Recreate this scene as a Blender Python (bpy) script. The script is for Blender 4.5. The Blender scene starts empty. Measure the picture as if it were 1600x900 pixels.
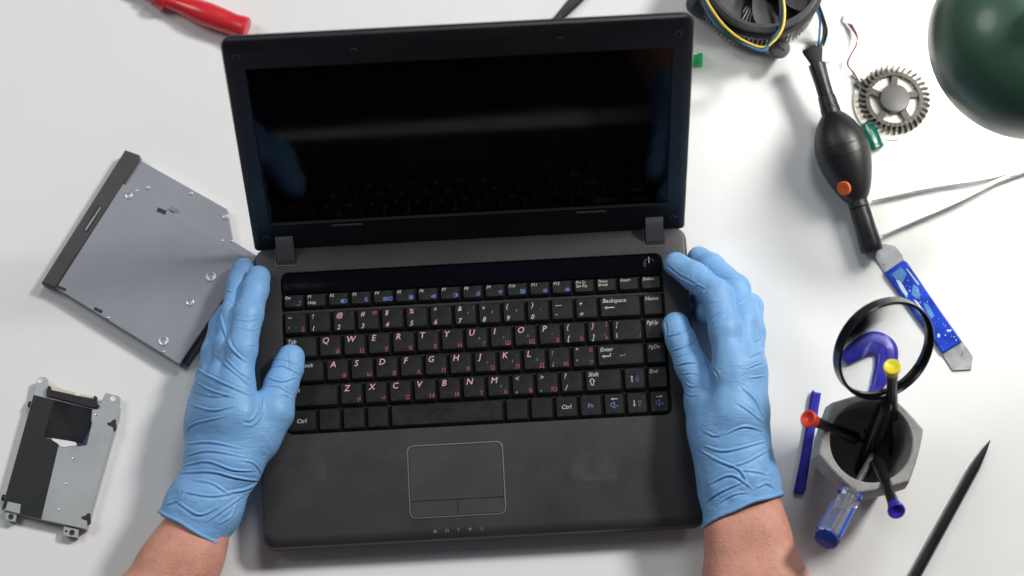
import bpy, bmesh, math, random
import numpy as np
from mathutils import Vector, Matrix

random.seed(7)
np.random.seed(7)
PI = math.pi
S = bpy.context.scene
COL = S.collection

# ------------------------------------------------------------------ camera
TH, DIST, FPX = 0.22276, 1.9, 3701.76          # tilt off the vertical, distance to the table, focal length in 1600-px widths
CAMP = Vector((0, -DIST * math.sin(TH), DIST * math.cos(TH)))
cam = bpy.data.cameras.new('camera')
cam.sensor_width = 36.0
cam.lens = FPX / 1600 * 36.0
cam.clip_start, cam.clip_end = 0.05, 60
cam.dof.use_dof = True
cam.dof.focus_distance = 1.842
cam.dof.aperture_fstop = 3.4
camo = bpy.data.objects.new('camera', cam)
camo.location = CAMP
camo.rotation_euler = (TH, 0, 0)
COL.objects.link(camo)
S.camera = camo

# ------------------------------------------------------------------ world, lamps, exposure
w = bpy.data.worlds.new('World')
S.world = w
w.use_nodes = True
w.node_tree.nodes['Background'].inputs[0].default_value = (0.80, 0.88, 1.0, 1)
w.node_tree.nodes['Background'].inputs[1].default_value = 0.07


def area(name, loc, target, size, power, col, shape='DISK'):
    l = bpy.data.lights.new(name, 'AREA')
    l.shape = shape
    l.size = size
    l.energy = power
    l.color = col
    o = bpy.data.objects.new(name, l)
    o.location = loc
    d = Vector(target) - Vector(loc)
    o.rotation_euler = d.to_track_quat('-Z', 'Y').to_euler()
    COL.objects.link(o)
    return o


area('key_lamp', (1.80, 1.25, 2.15), (-0.05, 0.0, 0), 0.50, 70.0, (1.0, 0.98, 0.95))
area('rear_fill', (0.45, 1.45, 2.2), (-0.05, -0.05, 0), 0.8, 14.0, (0.97, 0.985, 1.0))  # unseen fill, added to brighten the table from behind
area('side_fill', (-1.55, 0.75, 1.9), (-0.30, -0.05, 0), 1.0, 14.0, (0.97, 0.985, 1.0))  # unseen fill, added to brighten the left of the table

S.view_settings.view_transform = 'Standard'
S.view_settings.look = 'None'
S.view_settings.gamma = 1
S.view_settings.exposure = 0.0
S.view_settings.use_curve_mapping = False
S.render.engine = 'CYCLES'
S.render.resolution_x, S.render.resolution_y = 1024, 576
S.cycles.max_bounces = 8
S.cycles.transparent_max_bounces = 12


# ------------------------------------------------------------------ helpers (millimetres throughout)
def at(px, py, z=0.0):
    """point at height z (mm) that the photograph shows at pixel px,py (1600 x 900)"""
    r = Vector((1, 0, 0))
    u = Vector((0, math.cos(TH), math.sin(TH)))
    f = Vector((0, math.sin(TH), -math.cos(TH)))
    d = r * ((px - 800) / FPX) - u * ((py - 450) / FPX) + f
    t = (z / 1000 - CAMP.z) / d.z
    return (CAMP + d * t) * 1000


def lin(c):
    return tuple((v / 12.92 if v <= 0.04045 else ((v + 0.055) / 1.055) ** 2.4) for v in c)


MATS = {}


def mat(name, col, rough=0.5, metal=0.0, var=0.06, vscale=60, bump=0.0, bscale=400, spec=0.5, rvar=0.08,
        trans=0.0, alpha=1.0, sss=0.0, coat=0.0, voro=0.0, stretch=None):
    m = bpy.data.materials.new(name)
    m.use_nodes = True
    nt = m.node_tree
    b = nt.nodes['Principled BSDF']
    b.inputs['Base Color'].default_value = (*col, 1)
    b.inputs['Roughness'].default_value = rough
    b.inputs['Metallic'].default_value = metal
    b.inputs['Specular IOR Level'].default_value = spec
    b.inputs['Transmission Weight'].default_value = trans
    b.inputs['Alpha'].default_value = alpha
    if coat:
        b.inputs['Coat Weight'].default_value = coat
        b.inputs['Coat Roughness'].default_value = 0.12
    if sss:
        b.inputs['Subsurface Weight'].default_value = sss
        b.inputs['Subsurface Radius'].default_value = (0.006, 0.0025, 0.0015)
        b.inputs['Subsurface Scale'].default_value = 1.0
    tc = nt.nodes.new('ShaderNodeTexCoord')
    src = tc.outputs['Object']
    if stretch:
        mp = nt.nodes.new('ShaderNodeMapping')
        mp.inputs['Scale'].default_value = stretch
        nt.links.new(src, mp.inputs[0])
        src = mp.outputs[0]
    if var > 0 or rvar > 0:
        n = nt.nodes.new('ShaderNodeTexNoise')
        n.inputs['Scale'].default_value = vscale
        n.inputs['Detail'].default_value = 6
        n.inputs['Roughness'].default_value = 0.62
        nt.links.new(src, n.inputs['Vector'])
        mx = nt.nodes.new('ShaderNodeMix')
        mx.data_type = 'RGBA'
        mx.inputs[6].default_value = (*[max(0, c * (1 - 2 * var)) for c in col], 1)
        mx.inputs[7].default_value = (*[min(1, c * (1 + 2 * var)) for c in col], 1)
        nt.links.new(n.outputs[0], mx.inputs[0])
        nt.links.new(mx.outputs[2], b.inputs['Base Color'])
        if rvar:
            mr = nt.nodes.new('ShaderNodeMapRange')
            mr.inputs[1].default_value, mr.inputs[2].default_value = 0.3, 0.7
            mr.inputs[3].default_value = max(0.02, rough - rvar)
            mr.inputs[4].default_value = min(1, rough + rvar)
            nt.links.new(n.outputs[0], mr.inputs[0])
            nt.links.new(mr.outputs[0], b.inputs['Roughness'])
    if bump or voro:
        bp = nt.nodes.new('ShaderNodeBump')
        bp.inputs['Distance'].default_value = 0.001
        if voro:
            v = nt.nodes.new('ShaderNodeTexVoronoi')
            v.inputs['Scale'].default_value = voro
            v.inputs['Randomness'].default_value = 0.0
            nt.links.new(tc.outputs['Object'], v.inputs['Vector'])
            nt.links.new(v.outputs['Distance'], bp.inputs['Height'])
        else:
            nb = nt.nodes.new('ShaderNodeTexNoise')
            nb.inputs['Scale'].default_value = bscale
            nb.inputs['Detail'].default_value = 5
            nt.links.new(src, nb.inputs['Vector'])
            nt.links.new(nb.outputs[0], bp.inputs['Height'])
        bp.inputs['Strength'].default_value = bump
        nt.links.new(bp.outputs[0], b.inputs['Normal'])
    MATS[name] = m
    return m


def thing(name, label, cat, loc=(0, 0, 0), rotz=0.0, group=None):
    o = bpy.data.objects.new(name, None)
    o.empty_display_size = 0.02
    o.location = Vector(loc) * 0.001
    o.rotation_euler = (0, 0, rotz)
    o['label'] = label
    o['category'] = cat
    if group:
        o['group'] = group
    COL.objects.link(o)
    return o


def root_of(p):
    while p is not None and p.parent is not None:
        p = p.parent
    return p


def obj(name, bm, mats, parent=None, world=True, sharp=35, smooth=True):
    """bm in mm; world=True: world coordinates, re-based to the origin of the parent thing"""
    if world and parent is not None:
        off = root_of(parent).location * 1000
        bmesh.ops.translate(bm, verts=bm.verts, vec=-off)
    bmesh.ops.scale(bm, verts=bm.verts, vec=(0.001,) * 3)
    bmesh.ops.recalc_face_normals(bm, faces=bm.faces)
    me = bpy.data.meshes.new(name)
    bm.to_mesh(me)
    bm.free()
    return link(name, me, mats, parent, sharp, smooth)


def link(name, me, mats, parent=None, sharp=35, smooth=True):
    if not isinstance(mats, (list, tuple)):
        mats = [mats]
    for m in mats:
        me.materials.append(MATS[m] if isinstance(m, str) else m)
    if smooth:
        me.polygons.foreach_set('use_smooth', [True] * len(me.polygons))
        me.set_sharp_from_angle(angle=math.radians(sharp))
    o = bpy.data.objects.new(name, me)
    COL.objects.link(o)
    if parent is not None:
        o.parent = parent
    return o


def bm_new():
    return bmesh.new()


def box(bm, x0, x1, y0, y1, z0, z1, M=None, mi=0):
    vs = [bm.verts.new(Vector((x, y, z)) if M is None else M @ Vector((x, y, z)))
          for z in (z0, z1) for y in (y0, y1) for x in (x0, x1)]
    for f in ((0, 1, 3, 2), (4, 6, 7, 5), (0, 4, 5, 1), (2, 3, 7, 6), (0, 2, 6, 4), (1, 5, 7, 3)):
        bm.faces.new([vs[i] for i in f]).material_index = mi
    return vs


def loft(bm, loops, cap0=True, cap1=True, closed=True, mi=0):
    rows = [[bm.verts.new(Vector(p)) for p in lp] for lp in loops]
    n = len(rows[0])
    for a, b in zip(rows, rows[1:]):
        for i in range(n if closed else n - 1):
            j = (i + 1) % n
            f = bm.faces.new((a[i], a[j], b[j], b[i]))
            f.material_index = mi
    if cap0:
        bm.faces.new(rows[0][::-1]).material_index = mi
    if cap1:
        bm.faces.new(rows[-1]).material_index = mi
    return rows


def rrect(x0, x1, y0, y1, r, z, n=6, rb=None):
    pts = []
    rt, rb = r, (r if rb is None else rb)
    for cx, cy, a0, r in ((x1 - rt, y1 - rt, 0, rt), (x0 + rt, y1 - rt, 90, rt), (x0 + rb, y0 + rb, 180, rb), (x1 - rb, y0 + rb, 270, rb)):
        for k in range(n + 1):
            a = math.radians(a0 + 90 * k / n)
            pts.append((cx + r * math.cos(a), cy + r * math.sin(a), z))
    return pts


def prism(bm, pts, z0, z1, bev=0.0, mi=0):
    """polygon (x,y) pulled from z0 to z1, with a small chamfer on top"""
    pts = [Vector((p[0], p[1], 0)) for p in pts]
    ar = sum(a.x * b.y - b.x * a.y for a, b in zip(pts, pts[1:] + pts[:1]))
    if ar < 0:
        pts = pts[::-1]
    n = len(pts)

    def ring(off, z):
        out = []
        for i in range(n):
            a, b, c = pts[i - 1], pts[i], pts[(i + 1) % n]
            e1, e2 = (b - a).normalized(), (c - b).normalized()
            n1, n2 = Vector((-e1.y, e1.x, 0)), Vector((-e2.y, e2.x, 0))
            m = n1 + n2
            m = m / max(0.4, m.dot(n1)) if m.length > 1e-6 else n1
            q = b + m * off
            out.append((q.x, q.y, z))
        return out
    if bev:
        loft(bm, [ring(0, z0), ring(0, z1 - bev), ring(bev, z1)], mi=mi)
    else:
        loft(bm, [ring(0, z0), ring(0, z1)], mi=mi)


def frame_of(d):
    d = Vector(d).normalized()
    a = Vector((0, 0, 1)) if abs(d.z) < 0.9 else Vector((1, 0, 0))
    x = a.cross(d).normalized()
    return x, d.cross(x), d


def lathe(bm, p0, d, prof, n=28, mi=0, flat=1.0, caps=True, xdir=None):
    x, y, d = frame_of(d)
    if xdir is not None:
        x = (Vector(xdir) - d * Vector(xdir).dot(d)).normalized()
        y = d.cross(x)
    p0 = Vector(p0)
    loops = []
    for t, r in prof:
        c = p0 + d * t
        loops.append([c + x * (r * math.cos(2 * PI * k / n)) + y * (r * flat * math.sin(2 * PI * k / n)) for k in range(n)])
    loft(bm, loops, cap0=caps, cap1=caps, mi=mi)


def catmull(pts, sub=8):
    pts = [Vector(p) for p in pts]
    P = [pts[0] * 2 - pts[1]] + pts + [pts[-1] * 2 - pts[-2]]
    out = []
    for i in range(1, len(P) - 2):
        a, b, c, d = P[i - 1:i + 3]
        for k in range(sub):
            t = k / sub
            out.append(0.5 * ((2 * b) + (c - a) * t + (2 * a - 5 * b + 4 * c - d) * t * t + (3 * b - a - 3 * c + d) * t ** 3))
    out.append(pts[-1])
    return out


def tube(bm, pts, r, n=10, mi=0, sub=8):
    P = catmull(pts, sub) if sub else [Vector(p) for p in pts]
    R = r if isinstance(r, (list, tuple)) else [r, r]
    loops = []
    up = None
    for i, p in enumerate(P):
        t = (P[min(i + 1, len(P) - 1)] - P[max(i - 1, 0)]).normalized()
        if up is None:
            x, y, _ = frame_of(t)
        else:
            x = (up - t * up.dot(t)).normalized()
            y = t.cross(x)
        up = x
        s = i / (len(P) - 1) * (len(R) - 1)
        k = min(int(s), len(R) - 2)
        rr = R[k] + (R[k + 1] - R[k]) * (s - k)
        loops.append([p + x * (rr * math.cos(2 * PI * j / n)) + y * (rr * math.sin(2 * PI * j / n)) for j in range(n)])
    loft(bm, loops, mi=mi)


def px2(pts, z):
    return [at(x, y, z) for x, y in pts]


def crop(ox, oy, s):
    return lambda pts: [(ox + x / s, oy + y / s) for x, y in pts]


# ------------------------------------------------------------------ materials
mat('table_white', (0.80, 0.80, 0.79), 0.38, var=0.012, vscale=9, bump=0.02, bscale=700)
mat('floor_dark', (0.03, 0.03, 0.032), 0.8)
mat('deck_grey', (0.030, 0.029, 0.031), 0.46, var=0.10, vscale=30, voro=520, bump=0.10, rvar=0.07)
mat('shell_black', (0.018, 0.018, 0.020), 0.5, bump=0.03, bscale=1500)
mat('bezel_black', (0.0125, 0.0125, 0.0165), 0.42, bump=0.04, bscale=2500, var=0.1, vscale=25)
mat('gloss_black', (0.002, 0.002, 0.005), 0.10, rvar=0.04, vscale=40, spec=0.3)
mat('well_black', (0.006, 0.006, 0.006), 0.6)
mat('screen_glass', (0.0016, 0.0016, 0.0018), 0.065, rvar=0.02, vscale=22, spec=0.20)
mat('key_black', (0.0065, 0.0065, 0.0068), 0.40, spec=0.4, bump=0.06, bscale=2600, var=0.15, vscale=90, rvar=0.1)
mat('hinge_grey', (0.085, 0.084, 0.088), 0.42)
mat('pad_grey', (0.047, 0.046, 0.052), 0.36, rvar=0.06, vscale=25)
mat('trim_grey', (0.13, 0.13, 0.135), 0.38)
mat('slot_black', (0.004, 0.004, 0.004), 0.7)
mat('print_white', (0.54, 0.54, 0.53), 0.6)
mat('print_pink', (0.74, 0.40, 0.45), 0.6)
mat('print_red', (0.38, 0.07, 0.07), 0.6)
mat('print_blue', (0.13, 0.23, 0.58), 0.6)
mat('print_grey', (0.16, 0.16, 0.17), 0.6)
mat('rubber_grey', (0.05, 0.05, 0.055), 0.6)
mat('screw_ring', (0.085, 0.085, 0.09), 0.35)
mat('glove_blue', (0.195, 0.405, 0.705), 0.47, var=0.06, vscale=26, bump=0.42, bscale=240, rvar=0.06, spec=0.38, stretch=(0.35, 1.25, 0.8))
mat('skin', (0.63, 0.295, 0.215), 0.52, var=0.15, vscale=75, bump=0.5, bscale=520, sss=0.12, spec=0.4)
mat('hair', (0.22, 0.11, 0.07), 0.6)
mat('drive_metal', (0.30, 0.315, 0.35), 0.42, metal=0.25, var=0.04, vscale=14, rvar=0.06)
mat('rivet_metal', (0.45, 0.46, 0.48), 0.35, metal=0.5)
mat('drive_bezel', (0.055, 0.053, 0.052), 0.42, var=0.1)
mat('drive_dark', (0.02, 0.021, 0.024), 0.5)
mat('steel', (0.62, 0.63, 0.64), 0.28, metal=0.9, var=0.05)
mat('caddy_metal', (0.45, 0.475, 0.48), 0.42, metal=0.45, var=0.04, vscale=25)
mat('label_black', (0.010, 0.011, 0.014), 0.5, var=0.2, vscale=60)
mat('film_black', (0.006, 0.006, 0.008), 0.3)
mat('pcb_blue', (0.012, 0.035, 0.09), 0.4)
mat('connector_black', (0.012, 0.011, 0.016), 0.45)
mat('contact_cream', (0.66, 0.58, 0.44), 0.5)
mat('paper_white', (0.8, 0.8, 0.79), 0.6)
mat('red_plastic', (0.62, 0.022, 0.03), 0.30, var=0.05, coat=0.3)
mat('red_dark', (0.30, 0.03, 0.02), 0.4)
mat('black_plastic', (0.010, 0.010, 0.011), 0.35, var=0.15, bump=0.04, bscale=900)
mat('rubber_black', (0.011, 0.011, 0.012), 0.42, var=0.2, vscale=40, bump=0.05, bscale=600)
mat('bristle', (0.006, 0.006, 0.006), 0.75, var=0.4, vscale=500, bump=0.6, bscale=1500, stretch=(1, 1, 0.2))
mat('orange_plastic', (0.72, 0.13, 0.025), 0.42)
mat('fan_grey', (0.040, 0.039, 0.040), 0.42, var=0.1)
mat('fan_frame', (0.022, 0.022, 0.023), 0.45)
mat('alu', (0.34, 0.33, 0.32), 0.4, metal=0.8)
mat('pin_grey', (0.045, 0.045, 0.046), 0.5)
mat('wire_yellow', (0.72, 0.50, 0.05), 0.4)
mat('wire_blue', (0.05, 0.16, 0.36), 0.4)
mat('wire_green', (0.02, 0.12, 0.10), 0.4)
mat('wire_black', (0.012, 0.011, 0.012), 0.4)
mat('wire_red', (0.28, 0.05, 0.05), 0.4)
mat('housing_cream', (0.74, 0.70, 0.64), 0.45, var=0.04)
mat('blade_brown', (0.036, 0.031, 0.024), 0.5, var=0.25, vscale=120)
mat('hub_grey', (0.055, 0.052, 0.055), 0.45)
mat('green_clear', (0.006, 0.13, 0.09), 0.12, trans=0.3, var=0.1)
mat('green_plastic', (0.01, 0.55, 0.16), 0.35, trans=0.2)
mat('blue_handle', (0.014, 0.05, 0.44), 0.12, var=0.45, vscale=75, bump=1.0, bscale=130, coat=0.5)
mat('glint_blue', (0.10, 0.24, 0.72), 0.12, var=0.5, vscale=70, coat=0.5)  # lighter blue for reflections painted on the crinkled handle
mat('glint_white', (0.55, 0.64, 0.80), 0.2, var=0.2, vscale=150, coat=0.5)  # near-white for reflections painted on the crinkled handle
mat('blue_plastic', (0.028, 0.024, 0.36), 0.32, var=0.06)
mat('blade_steel', (0.36, 0.37, 0.385), 0.36, metal=0.5, var=0.2, vscale=120, rvar=0.12)
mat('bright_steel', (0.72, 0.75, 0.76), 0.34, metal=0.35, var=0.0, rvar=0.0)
mat('concrete', (0.34, 0.335, 0.325), 0.78, var=0.26, vscale=45, bump=0.6, bscale=300)
mat('cap_yellow', (0.80, 0.68, 0.03), 0.4)
mat('cap_red', (0.75, 0.05, 0.025), 0.35)
mat('cap_blue', (0.035, 0.02, 0.42), 0.4)
mat('handle_clear', (0.80, 0.84, 0.93), 0.06, trans=0.88, var=0.0, rvar=0.0)
mat('handle_blue', (0.03, 0.09, 0.52), 0.16, trans=0.1)
mat('shaft_dark', (0.06, 0.06, 0.065), 0.35, metal=0.6)
mat('shaft_grey', (0.22, 0.22, 0.23), 0.32, metal=0.6)
mat('lamp_green', (0.040, 0.095, 0.060), 0.36, var=0.12, vscale=12, coat=0.15)
mat('lamp_inner', (0.75, 0.75, 0.70), 0.5)
mat('lamp_arm', (0.42, 0.45, 0.43), 0.35, metal=0.5)
mat('brass', (0.55, 0.40, 0.16), 0.3, metal=0.9)
mat('bulb_glass', (0.85, 0.85, 0.82), 0.4, var=0, rvar=0)
MATS['bulb_glass'].node_tree.nodes['Principled BSDF'].inputs['Emission Color'].default_value = (1.0, 0.985, 0.96, 1)
MATS['bulb_glass'].node_tree.nodes['Principled BSDF'].inputs['Emission Strength'].default_value = 36.0
mat('black_gloss', (0.009, 0.009, 0.011), 0.2, rvar=0.06, vscale=60)
mat('sheet_grey', (0.48, 0.54, 0.51), 0.4)


def crease_bump(m):
    nt = m.node_tree
    b = nt.nodes['Principled BSDF']
    old = b.inputs['Normal'].links[0].from_node
    tc = nt.nodes.new('ShaderNodeTexCoord')
    mp = nt.nodes.new('ShaderNodeMapping')
    mp.inputs['Scale'].default_value = (0.28, 1.35, 0.9)
    mp.inputs['Rotation'].default_value = (0, 0, 0.25)
    nt.links.new(tc.outputs['Object'], mp.inputs[0])
    n1 = nt.nodes.new('ShaderNodeTexNoise')
    n1.inputs['Scale'].default_value = 85
    n1.inputs['Detail'].default_value = 2.5
    n1.inputs['Distortion'].default_value = 0.6
    nt.links.new(mp.outputs[0], n1.inputs['Vector'])
    sub = nt.nodes.new('ShaderNodeMath')
    sub.operation = 'SUBTRACT'
    sub.inputs[1].default_value = 0.5
    nt.links.new(n1.outputs[0], sub.inputs[0])
    ab = nt.nodes.new('ShaderNodeMath')
    ab.operation = 'ABSOLUTE'
    nt.links.new(sub.outputs[0], ab.inputs[0])
    mr = nt.nodes.new('ShaderNodeMapRange')
    mr.interpolation_type = 'SMOOTHSTEP'
    mr.inputs[1].default_value, mr.inputs[2].default_value = 0.0, 0.055
    nt.links.new(ab.outputs[0], mr.inputs[0])
    n2 = nt.nodes.new('ShaderNodeTexNoise')
    n2.inputs['Scale'].default_value = 38
    nt.links.new(tc.outputs['Object'], n2.inputs['Vector'])
    mk = nt.nodes.new('ShaderNodeMapRange')
    mk.inputs[1].default_value, mk.inputs[2].default_value = 0.42, 0.62
    mk.inputs[3].default_value, mk.inputs[4].default_value = 0.0, 0.24
    nt.links.new(n2.outputs[0], mk.inputs[0])
    bp = nt.nodes.new('ShaderNodeBump')
    bp.inputs['Distance'].default_value = 0.0009
    nt.links.new(mk.outputs[0], bp.inputs['Strength'])
    nt.links.new(mr.outputs[0], bp.inputs['Height'])
    nt.links.new(old.outputs[0], bp.inputs['Normal'])
    nt.links.new(bp.outputs[0], b.inputs['Normal'])


crease_bump(MATS['glove_blue'])


def clear_glass():
    m = bpy.data.materials.new('lens_glass')
    m.use_nodes = True
    nt = m.node_tree
    nt.nodes.remove(nt.nodes['Principled BSDF'])
    out = nt.nodes['Material Output']
    t = nt.nodes.new('ShaderNodeBsdfTransparent')
    t.inputs[0].default_value = (0.99, 0.995, 0.992, 1)
    g = nt.nodes.new('ShaderNodeBsdfGlossy')
    g.inputs['Roughness'].default_value = 0.02
    fr = nt.nodes.new('ShaderNodeFresnel')
    fr.inputs[0].default_value = 1.45
    mx = nt.nodes.new('ShaderNodeMixShader')
    nt.links.new(fr.outputs[0], mx.inputs[0])
    nt.links.new(t.outputs[0], mx.inputs[1])
    nt.links.new(g.outputs[0], mx.inputs[2])
    nt.links.new(mx.outputs[0], out.inputs[0])
    MATS['lens_glass'] = m


clear_glass()

# ------------------------------------------------------------------ setting
bm = bm_new()
loft(bm, [rrect(-900, 1050, -300, 720, 12, -30), rrect(-900, 1050, -300, 720, 12, -2), rrect(-898, 1048, -298, 718, 11, 0)])
o = obj('table', bm, 'table_white', world=False)
o['kind'] = 'structure'
bm = bm_new()
box(bm, -3000, 3000, -3000, 3000, -800, -760)
o = obj('floor', bm, 'floor_dark', world=False)
o['kind'] = 'structure'

# ------------------------------------------------------------------ laptop
LX, LY, LPHI, LAL = -27.01, -83.99, 0.05451, 1.11473
W2, D2, ZT = 172.0, 119.8, 27.0
lap = thing('laptop', 'open black laptop with dark screen and Cyrillic keyboard held by gloved hands', 'laptop', (LX, LY, 0), LPHI)

KX0, KX1, KY0, KY1 = -151.6, 151.4, -31.8, 98.6
bm = bm_new()
loops = [rrect(-W2 + 7, W2 - 7, -D2 + 7, D2 - 5, 10, 2.0, 8), rrect(-W2 + 1.5, W2 - 1.5, -D2 + 1.5, D2 - 1, 10, 8, 8),
         rrect(-W2, W2, -D2, D2, 10, 13, 8), rrect(-W2, W2, -D2, D2, 10, 20, 8), rrect(-W2 + .6, W2 - .6, -D2 + 1.2, D2 - .5, 10, 24, 8),
         rrect(-W2 + 2.0, W2 - 2.0, -D2 + 4.5, D2 - 1.4, 9, 26.4, 8), rrect(-W2 + 4, W2 - 4, -D2 + 9, D2 - 3, 8, ZT, 8),
         rrect(KX0, KX1, KY0, KY1, 6, ZT, 8), rrect(KX0 + .4, KX1 - .4, KY0 + .4, KY1 - .4, 6, ZT - .4, 8),
         rrect(KX0 + .5, KX1 - .5, KY0 + .5, KY1 - .5, 6, 23.2, 8)]
loft(bm, loops)
base = obj('base_shell', bm, 'deck_grey', lap, world=False)
bm = bm_new()
loft(bm, [rrect(KX0 + .8, KX1 - .8, KY0 + .8, KY1 - .8, 6, 23.3), rrect(KX0 + .8, KX1 - .8, KY0 + .8, KY1 - .8, 6, 23.8)])
obj('keyboard_tray', bm, 'well_black', lap, world=False)
bm = bm_new()
loft(bm, [rrect(KX0 + 1, KX1 - 1, 81.2, KY1 - 1, 5, 23.9), rrect(KX0 + 1, KX1 - 1, 81.2, KY1 - 1, 5, 26.2), rrect(KX0 + 1.6, KX1 - 1.6, 82.2, KY1 - 1.6, 4.6, 26.7)])
strip = obj('control_strip', bm, 'gloss_black', lap, world=False)
# rubber feet
for sx in (-1, 1):
    for y in (-100, 100):
        bm = bm_new()
        lathe(bm, (sx * 145, y, 0), (0, 0, 1), [(0, 7), (2.4, 8)], 16)
        obj('rubber_foot', bm, 'rubber_grey', lap, world=False)


# ---- lettering helpers
class Print:
    """collects flat lettering and marks (mm, in a plane) and builds one mesh with several inks"""
    inks = ['print_white', 'print_pink', 'print_red', 'print_blue', 'print_grey']

    def __init__(self):
        self.v, self.f, self.m = [], [], []

    def poly(self, pts, ink):
        k = len(self.v)
        self.v += [(p[0], p[1]) for p in pts]
        self.f.append(list(range(k, k + len(pts))))
        self.m.append(ink)

    def stroke(self, pts, wd, ink, closed=False):
        if closed:
            pts = list(pts) + [pts[0]]
        for (x0, y0), (x1, y1) in zip(pts, pts[1:]):
            l = math.hypot(x1 - x0, y1 - y0) or 1
            nx, ny = -(y1 - y0) / l * wd / 2, (x1 - x0) / l * wd / 2
            ex, ey = (x1 - x0) / l * wd * .3, (y1 - y0) / l * wd * .3
            self.poly([(x0 + nx - ex, y0 + ny - ey), (x0 - nx - ex, y0 - ny - ey), (x1 - nx + ex, y1 - ny + ey), (x1 + nx + ex, y1 + ny + ey)], ink)

    def arc(self, cx, cy, r, a0, a1, wd, ink, n=8):
        self.stroke([(cx + r * math.cos(math.radians(a0 + (a1 - a0) * k / n)), cy + r * math.sin(math.radians(a0 + (a1 - a0) * k / n))) for k in range(n + 1)], wd, ink)

    def text(self, s, x, y, cap, ink, slant=0.22, bold=0.008, right=False, xs=1.0):
        """cap: capital height in mm, x,y: lower left (or right) of the baseline"""
        V, F, wd = glyphs(s, slant, bold)
        k = cap / CAPH
        x0 = x - wd * k * xs if right else x
        b = len(self.v)
        self.v += [(x0 + a * k * xs, y + c * k) for a, c in V]
        for f in F:
            self.f.append([b + i for i in f])
            self.m.append(ink)

    def build(self, name, z, parent, M=None):
        me = bpy.data.meshes.new(name)
        # every polygon a hair above the last layer, so no two flat marks share a plane
        co = []
        for x, y in self.v:
            p = Vector((x, y, z))
            co.append(tuple((M @ p if M else p) * 0.001))
        me.from_pydata(co, [], self.f)
        me.update()
        o = link(name, me, self.inks, parent, smooth=False)
        me.polygons.foreach_set('material_index', self.m)
        return o


WHT, PNK, RED, BLU, GRY = 0, 1, 2, 3, 4
_G = {}


def _raw(s, slant, bold):
    cu = bpy.data.curves.new('t', 'FONT')
    cu.body = s
    cu.shear = slant
    cu.offset = bold
    cu.resolution_u = 2
    o = bpy.data.objects.new('t', cu)
    COL.objects.link(o)
    dg = bpy.context.evaluated_depsgraph_get()
    me = bpy.data.meshes.new_from_object(o.evaluated_get(dg))
    V = [(v.co.x, v.co.y) for v in me.vertices]
    F = [tuple(p.vertices) for p in me.polygons]
    bpy.data.objects.remove(o)
    bpy.data.curves.remove(cu)
    bpy.data.meshes.remove(me)
    return V, F


def glyphs(s, slant, bold):
    k = (s, slant, bold)
    if k not in _G:
        V, F = _raw(s, slant, bold)
        x0 = min([v[0] for v in V] or [0])
        V = [(a - x0, b) for a, b in V]
        _G[k] = (V, F, max([v[0] for v in V] or [0]))
    return _G[k]


CAPH = max(v[1] for v in _raw('H', 0, 0)[0])


# ---- keys: x0, x1, row, legend function
ROWS = {0: (80.6, 68.2), 1: (65.9, 47.2), 2: (46.5, 27.8), 3: (27.0, 8.3), 4: (7.5, -11.3), 5: (-12.0, -30.8)}
keys = []


def K(x0, x1, row, *marks):
    keys.append((x0, x1, row, marks))


fn = ['Esc', 'F1', 'F2', 'F3', 'F4', 'F5', 'F6', 'F7', 'F8', 'F9', 'F10', 'F11', 'F12', 'Prt Sc|Sys Rq', 'Pause|Break', 'Insert', 'Delete']
for i, s in enumerate(fn):
    K(-150.3 + i * 17.67, -150.3 + (i + 1) * 17.67, 0, ('fn', s, i))
num = [('~', '`', 'Ё', 1), ('!', '1', '', 1), ('@', '2', '"', 1), ('#', '3', '№', 1), ('$', '4', ';', 1), ('%', '5', '', 1), ('^', '6', ':', 1),
       ('&', '7', '?', 0), ('*', '8', '', 0), ('(', '9', '', 0), (')', '0', '', 0), ('—', '-', '', 0), ('+', '=', '', 0)]
for i, a in enumerate(num):
    K(-150.2 + i * 19.15, -150.2 + (i + 1) * 19.15, 1, ('num', *a, {7: '7', 8: '8', 9: '9', 10: '/'}.get(i, '')))
K(98.7, 132.9, 1, ('word', 'Backspace'), ('arrow', 'l'))
K(132.9, 150.3, 1, ('nav', 'Home'))
K(-150.2, -123.4, 2, ('word', 'Tab'))
for i, (a, b, c) in enumerate(zip('QWERTYUIOP', 'ЙЦУКЕНГШЩЗ', ['', '', '', '', '', '', '4', '5', '6', '*'])):
    K(-123.4 + i * 19.2, -123.4 + (i + 1) * 19.2, 2, ('let', a, b, c))
K(68.6, 87.8, 2, ('pun', '{', '[', 'Х', 1))
K(87.8, 107.3, 2, ('pun', '}', ']', 'Ъ', 1), ('ext', 'Ї'))
K(107.3, 132.9, 2, ('pun', '¦', '\\', '/', 0))
K(132.9, 150.4, 2, ('nav', 'PgUp'))
K(-150.2, -118.6, 3, ('word', 'Caps Lock'))
for i, (a, b, c) in enumerate(zip('ASDFGHJKL', 'ФЫВАПРОЛД', ['', '', '', '', '', '', '1', '2', '3'])):
    K(-118.6 + i * 19.35, -118.6 + (i + 1) * 19.35, 3, ('let', a, b, c))
K(55.6, 74.9, 3, ('pun', ':', ';', 'Ж', 1))
K(74.9, 94.4, 3, ('pun', '"', "'", 'Э', 0), ('ext', 'Є'))
K(94.4, 132.9, 3, ('word', 'Enter'), ('arrow', 'e'))
K(132.9, 150.4, 3, ('nav', 'PgDn'))
K(-150.2, -108.3, 4, ('word', 'Shift'), ('arrow', 's'))
for i, (a, b, c) in enumerate(zip('ZXCVBNM', 'ЯЧСМИТЬ', ['', '', '', '', '', '', '0'])):
    K(-108.3 + i * 19.2, -108.3 + (i + 1) * 19.2, 4, ('let', a, b, c))
K(26.1, 45.3, 4, ('pun', '<', ',', 'Б', 2))
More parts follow.
